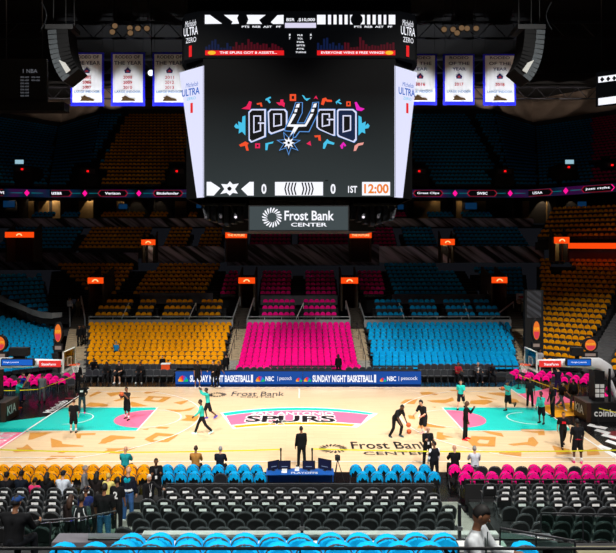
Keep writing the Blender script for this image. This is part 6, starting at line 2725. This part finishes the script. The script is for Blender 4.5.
person(541.5, 423.5, -50, 'phone', 1.75, 'd', 'kafro', (60, 200, 190), K, 'player with round afro in teal long sleeves and black shorts on the lane', sleeves='long', legs='short', shoes=K)
person(552.5, 416.5, -85, 'stand', 1.88, 'd', 'bald', (24, 22, 24), (22, 22, 25), 'tall person in black sideways on at the edge of the amber paint', sleeves='short', trim=[('graphic', (150, 20, 30))])
person(558, 396, 180, 'aim', 1.9, 'l', 'k', (22, 20, 40), (34, 24, 70), 'person in navy and purple facing away beneath the red boom panel')
person(561.5, 409, 30, 'walk', 1.68, 'l', 'klong', (28, 24, 28), (110, 124, 150), 'person with long black hair, dark top and pale jeans on the amber paint', shoes=W_)
person(573.5, 409, 170, 'stand', 1.8, 'm', 'k', (20, 20, 22), (104, 106, 112), 'person in black jacket and grey trousers by the slanting hoop pad', sleeves='long', hem=.06, shoes=(90, 80, 76))
person(563, 447, -8, 'walk', 1.78, 'l', 'b', (24, 22, 24), (20, 20, 22), 'person in black tee with red chest print walking on the near corner of wood', trim=[('graphic', (214, 30, 44))])
person(577.5, 463, 172, 'stand', 1.95, 'd', 'k', (26, 27, 32), (24, 24, 28), 'player seen from behind in black with white socks and pink shoes at the near corner', legs='short', socks=W_, shoes=(255, 70, 150), trim=[('band', (1.0, .99, (170, 30, 50)))])
# ---- left baseline
person(17.5, 409, 110, 'aim', 1.8, 'm', 'k', TE, (86, 112, 120), 'person in teal tee and grey-blue shorts beside the left hoop pad', legs='short', shoes=(250, 90, 30))
person(21.5, 402, 120, 'aim', 1.82, 'l', 'b', (24, 44, 150), (22, 24, 60), 'camera operator in royal blue behind the teal-shirted person')
person(42, 402, 195, 'phone', 1.78, 'm', 'k', (104, 108, 112), (92, 96, 100), 'person in grey suit turned from the camera beside the yellow belt', sleeves='long', hem=.1)
person(78, 389, 170, 'stand', 1.8, 'l', 'b', (14, 14, 17), (14, 14, 17), 'person in black at the foot of the steps beside the glass backboard', sleeves='long')
# ---- far side
person(197.5, 387.3, 20, 'stand', 1.86, 'm', 'k', (26, 26, 28), (24, 24, 28), 'person in black top and shorts before the first blue board', legs='short', shoes=W_)
person(213.5, 386.8, -30, 'hips', 1.84, 'l', 'b', (22, 22, 24), (22, 22, 24), 'person in black leaning on the first blue board, nearer of a pair', sleeves='long')
person(218, 386.0, 40, 'walk', 1.8, 'm', 'b', (26, 24, 24), (22, 22, 24), 'person in black on the emblem side of the pair before the first blue board', shoes=W_)
person(226, 0, 190, 'stand', 1.7, 'l', 'k', (18, 18, 20), (18, 18, 20), 'person in black at the pink stairs behind the first blue board', Y=47.0, zfloor=.05, sleeves='long')
person(162.5, 0, 10, 'stand', 1.55, 'l', 'k', (16, 16, 18), (16, 16, 18), 'person in black standing at the front of the orange seats beside the cooler', Y=47.3, zfloor=.05, sleeves='long')
person(116, 0, 185, 'walk', 1.6, 'l', 'g', (30, 130, 190), (20, 30, 40), 'person in blue shirt climbing among the lower orange seats', Y=49.9, zfloor=.7)
person(338.5, 0, 185, 'stand', 1.7, 'l', 'klong', (14, 14, 16), (16, 16, 18), 'person in black with long dark hair beside the pink seats', Y=46.9, zfloor=.02, sleeves='long', hem=.12)
person(69.5, 0, 170, 'stand', 1.85, 'l', 'k', (226, 228, 232), (20, 20, 24), 'person in white shirt at the head of the left stairs', Y=58.0, zfloor=3.3, sleeves='long')
person(78, 0, 175, 'stand', 1.8, 'l', 'b', (92, 80, 58), (64, 56, 44), 'person in brown jacket at the head of the left stairs', Y=58.0, zfloor=3.3, sleeves='long')
person(79.5, 0, 10, 'stand', 1.75, 'm', 'k', (14, 14, 17), (14, 14, 17), 'person in black halfway down the left stairs', Y=52.3, zfloor=1.5, sleeves='long')
person(84, 0, -20, 'stand', 1.7, 'd', 'k', (18, 18, 20), (18, 18, 20), 'second person in black on the left stairs nearest the orange seats', Y=52.6, zfloor=1.55, sleeves='long')
person(489.5, 0, 0, 'sit', 1.75, 'l', 'k', (200, 202, 206), (20, 20, 24), 'seated person in pale top in the dim blue rows by the far portal', Y=60.8, zfloor=4.6, seat=.42, sleeves='long')
person(519, 0, 20, 'hips', 1.6, 'l', 'b', (150, 130, 110), (40, 36, 34), 'person in tan top beside the white sign at the far portal', Y=58.5, zfloor=3.6)
person(540, 0, -30, 'stand', 1.7, 'm', 'k', (170, 172, 176), (24, 24, 28), 'person in pale patterned top behind the far backboard', Y=46.5, zfloor=.5)
for px, s_, lab in ((94, K, 'seated person slumped in black on the rear bench by the stairs'), ):
    person(px, 0, 15, 'slump', 1.85, 'm', 'k', s_, K, lab, Y=46.2, zfloor=.23, seat=.47, sleeves='long')
person(107, 0, 5, 'sit', 1.9, 'd', 'k', (20, 20, 23), (22, 22, 26), 'seated person all in black on the front bench, first from the stairs', Y=45.15, zfloor=.012, seat=.47, sleeves='long')
person(119.5, 0, -5, 'sit', 1.95, 'l', 'b', (24, 24, 27), (22, 22, 26), 'seated player in black shorts with bare legs and white shoes on the front bench', Y=45.15, zfloor=.012, seat=.47, legs='short', shoes=W_)
person(140.5, 0, 0, 'sit', 1.9, 'm', 'k', (22, 22, 26), (22, 22, 26), 'seated person in dark suit with white shoes on the front bench', Y=45.15, zfloor=.012, seat=.47, sleeves='long', shoes=(190, 200, 200))
person(457.5, 0, 15, 'sit', 1.85, 'm', 'k', (150, 24, 40), (20, 20, 24), 'seated person in dark red top on the bench by the blue section', Y=45.15, zfloor=.012, seat=.47, shoes=K)
person(477.5, 0, 5, 'sit', 1.85, 'l', 'g', (60, 60, 66), (24, 26, 36), 'seated grey-haired person in dark suit on the bench by the blue section', Y=45.15, zfloor=.012, seat=.47, sleeves='long', trim=[('front', W_)])
person(491, 0, -5, 'slump', 1.9, 'd', 'k', (16, 18, 26), (16, 18, 26), 'seated person in navy leaning forward on the bench by the far stairs', Y=45.15, zfloor=.012, seat=.47, sleeves='long')
# ---- courtside, seen from behind
person(125, 0, 178, 'sit', 1.75, 'l', 'bald', (28, 150, 160), (30, 32, 40), 'seated bald person in teal shirt at the courtside orange chairs', Y=25.9, seat=.47, sleeves='short')
person(195.5, 0, 180, 'sit', 1.78, 'm', 'b', (170, 118, 56), (40, 36, 34), 'seated person in tan jacket before the blue courtside chairs', Y=25.9, seat=.47, sleeves='long')
person(220, 0, 176, 'sit', 1.75, 'l', 'g', (20, 26, 38), (20, 22, 30), 'seated grey-haired person in navy suit before the blue courtside chairs', Y=25.9, seat=.47, sleeves='long')
person(455, 0, 182, 'sit', 1.8, 'l', 'bald', (16, 16, 18), (20, 20, 24), 'seated bald person in black by the first pink courtside chair', Y=25.95, seat=.47, sleeves='long')
person(475, 0, 178, 'sit', 1.75, 'l', 'g', (206, 212, 222), (30, 32, 40), 'seated person in pale shirt with short grey hair before uncovered black chairs', Y=25.95, seat=.47, sleeves='long')
# ---- fans in the near stands
person(156, 0, 15, 'chest', 1.72, 'm', 'kbun', (18, 18, 21), (22, 22, 26), 'person in black jacket over grey top at the court end of the aisle', Y=23.5, zfloor=.02, sleeves='long', hem=.14, trim=[('front', (90, 94, 100)), ('badge', (60, 60, 66))])
person(148, 0, 50, 'point', 1.66, 'l', 'w', (20, 20, 23), (22, 22, 26), 'white-haired person in black blazer with lanyard on the pale steps', Y=21.3, zfloor=.26, sleeves='long', hem=.12, trim=[('badge', (200, 200, 204))])
person(128, 0, 170, 'stand', 1.84, 'l', 'bald', (26, 30, 44), (58, 96, 150), 'balding person in teal, navy and white striped sweater and jeans in the aisle', Y=21.3, zfloor=.3, sleeves='long', shoes=W_,
       trim=[('band', (1.36, 1.33, (0, 150, 170))), ('band', (1.06, 1.04, (228, 232, 236)))])
person(117, 0, 172, 'stand', 1.74, 'm', 'k', (18, 19, 22), (20, 20, 24), 'person in black jersey numbered 2 in the aisle', Y=20.3, zfloor=.42, sleeves='short', trim=[('number', '2')])
person(104, 0, 176, 'stand', 1.86, 'm', 'k', (15, 16, 18), (66, 112, 164), 'broad person in plain black tee and blue jeans seen from behind', Y=17.9, zfloor=.98, sleeves='short', wide=1.2)
person(81, 0, 174, 'stand', 1.82, 'm', 'k', (22, 26, 28), (30, 32, 36), 'person in black and silver basketball jersey numbered 1', Y=17.2, zfloor=.98, sleeves='none', trim=[('number', '1'), ('piping', (190, 196, 200)), ('sleeve', (46, 64, 62))])
person(70, 0, 168, 'stand', 1.6, 'l', 'blong', (34, 26, 26), (26, 26, 30), 'person with long brown hair in dark top beside the numbered jersey', Y=18.2, zfloor=.8, sleeves='long')
person(85.5, 0, 176, 'stand', 1.68, 'm', 'b', (30, 44, 96), (26, 30, 44), 'person in navy shirt and dark cap behind the numbered jersey', Y=18.9, zfloor=.7, cap=(20, 20, 30))
person(97, 0, 184, 'stand', 1.55, 'm', 'k', (40, 30, 30), (26, 26, 30), 'dark-haired child-sized person between navy shirt and broad black tee', Y=18.9, zfloor=.66)
person(84, 0, 100, 'stand', 1.66, 'l', 'g', (124, 126, 130), (40, 42, 48), 'grey-haired person in grey jacket turned sideways by the orange chairs', Y=22.3, zfloor=.2, sleeves='long', hem=.1)
person(96, 0, 178, 'sit', 1.7, 'l', 'klong', (30, 24, 24), (26, 26, 30), 'seated person with long dark hair by the grey-jacketed person', Y=21.9, zfloor=.42, seat=.47, sleeves='long')
person(107.5, 0, 176, 'sit', 1.62, 'l', 'y', (214, 200, 120), (60, 64, 70), 'seated blond person in pale yellow top beside the aisle', Y=21.9, zfloor=.42, seat=.47)
person(62, 0, 178, 'sit', 1.78, 'l', 'k', (206, 214, 226), (40, 44, 60), 'seated person in white shirt and dark cap among the folding chairs', Y=21.8, zfloor=.42, seat=.47, sleeves='long', cap=(28, 34, 46))
person(46, 0, 180, 'sit', 1.7, 'l', 'klong', (18, 18, 21), (24, 24, 28), 'seated person with long black hair next to the white-shirted person', Y=21.8, zfloor=.42, seat=.47, sleeves='long')
person(34, 0, 180, 'sit', 1.55, 'm', 'k', (214, 50, 110), (30, 30, 36), 'seated small person in pink top among the folding chairs', Y=21.8, zfloor=.42, seat=.40)
person(20, 0, 176, 'sit', 1.78, 'm', 'k', (20, 28, 40), (24, 26, 32), 'seated person in navy top and black cap among the folding chairs', Y=21.8, zfloor=.42, seat=.47, cap=(20, 24, 34))
person(5.5, 0, 182, 'sit', 1.72, 'm', 'k', (26, 26, 30), (26, 26, 30), 'seated person in charcoal top at the row end near the picture edge', Y=21.8, zfloor=.42, seat=.47, cap=(24, 24, 28))
person(13.5, 0, 172, 'sit', 1.85, 'm', 'k', (14, 15, 18), (20, 22, 28), 'large person in black with blue cap sitting in front of the dark glass rail', Y=12.2, zfloor=3.2, seat=.5, sleeves='long', cap=(34, 66, 120), wide=1.35)
# ---- man in the grey jacket, closest
a = person(472.5, 0, 62, 'read', 1.74, 'm', 'k', (205, 210, 214), (40, 42, 48), 'person with dark hair in pale grey jacket holding white papers by the front rail', Y=7.3, zfloor=4.82, sleeves='long', hem=.12, headtilt=22, headyaw=10,
           trim=[('badge', (40, 60, 56))], wide=1.3)
w0, w1 = wpt(a, a[1]['wr0'] + a[1]['fo0'] * .13), wpt(a, a[1]['wr1'] + a[1]['fo1'] * .13)
c = (w0 + w1) / 2
t = thing('paper_sheets', 'white sheets held by the person in the grey jacket', 'papers', c)
mb = MB()
M = Matrix.Rotation(math.radians(15), 4, 'Z') @ Matrix.Rotation(math.radians(-25), 4, 'X')
mb.box(-.14, .14, -.004, .004, -.34, .03, WHITE, M)
mb.build('front_sheet', t, local=True)
mb = MB()
mb.box(-.10, .17, .006, .012, -.31, .05, WHITE, M)
mb.build('rear_sheet', t, local=True)
# white sign at the far portal
t = thing('white_sign', 'small white sign with red print beside the far portal', 'sign', at(521, 300, 58.8))
q = at(521, 297, 58.8)
mb = MB()
mb.box(q.x - .42, q.x + .42, 58.8, 58.9, q.z - .32, q.z + .32, mat('sign_white', (200, 200, 200), .6))
sf = mb.build('sign_board', t)
mb = MB()
mb.box(q.x - .2, q.x + .2, 58.78, 58.8, q.z - .12, q.z + .1, mat('sign_red', (190, 30, 60), .6))
mb.build('red_print', sf)
mb = MB()
mb.box(q.x - .2, q.x + .25, 58.85, 59.3, 3.7, q.z - .32, mat('tan_pedestal', (120, 112, 86), .7))
mb.build('pedestal', t)

# apply the union modifiers
dg = bpy.context.evaluated_depsgraph_get()
bpy.context.view_layer.update()
res = []
for ob, ex in PENDING:
    me = bpy.data.meshes.new_from_object(ob.evaluated_get(dg))
    res.append((ob, ex, me))
for ob, ex, me in res:
    ob.modifiers.clear()
    src = ob.data.materials[0]
    me.materials.clear()
    me.materials.append(src)
    me.polygons.foreach_set('material_index', [0] * len(me.polygons))
    if ex is not None:
        bm = bmesh.new()
        bm.from_mesh(me)
        bm.from_mesh(ex)
        bm.to_mesh(me)
        bm.free()
        for m in ex.materials:
            if m.name not in [q.name for q in me.materials]:
                me.materials.append(m)
    me.polygons.foreach_set('use_smooth', [True] * len(me.polygons))
    ob.data = me
print('people', sum(1 for o in C.objects if o.name.startswith('person')), 'objects', len(C.objects))
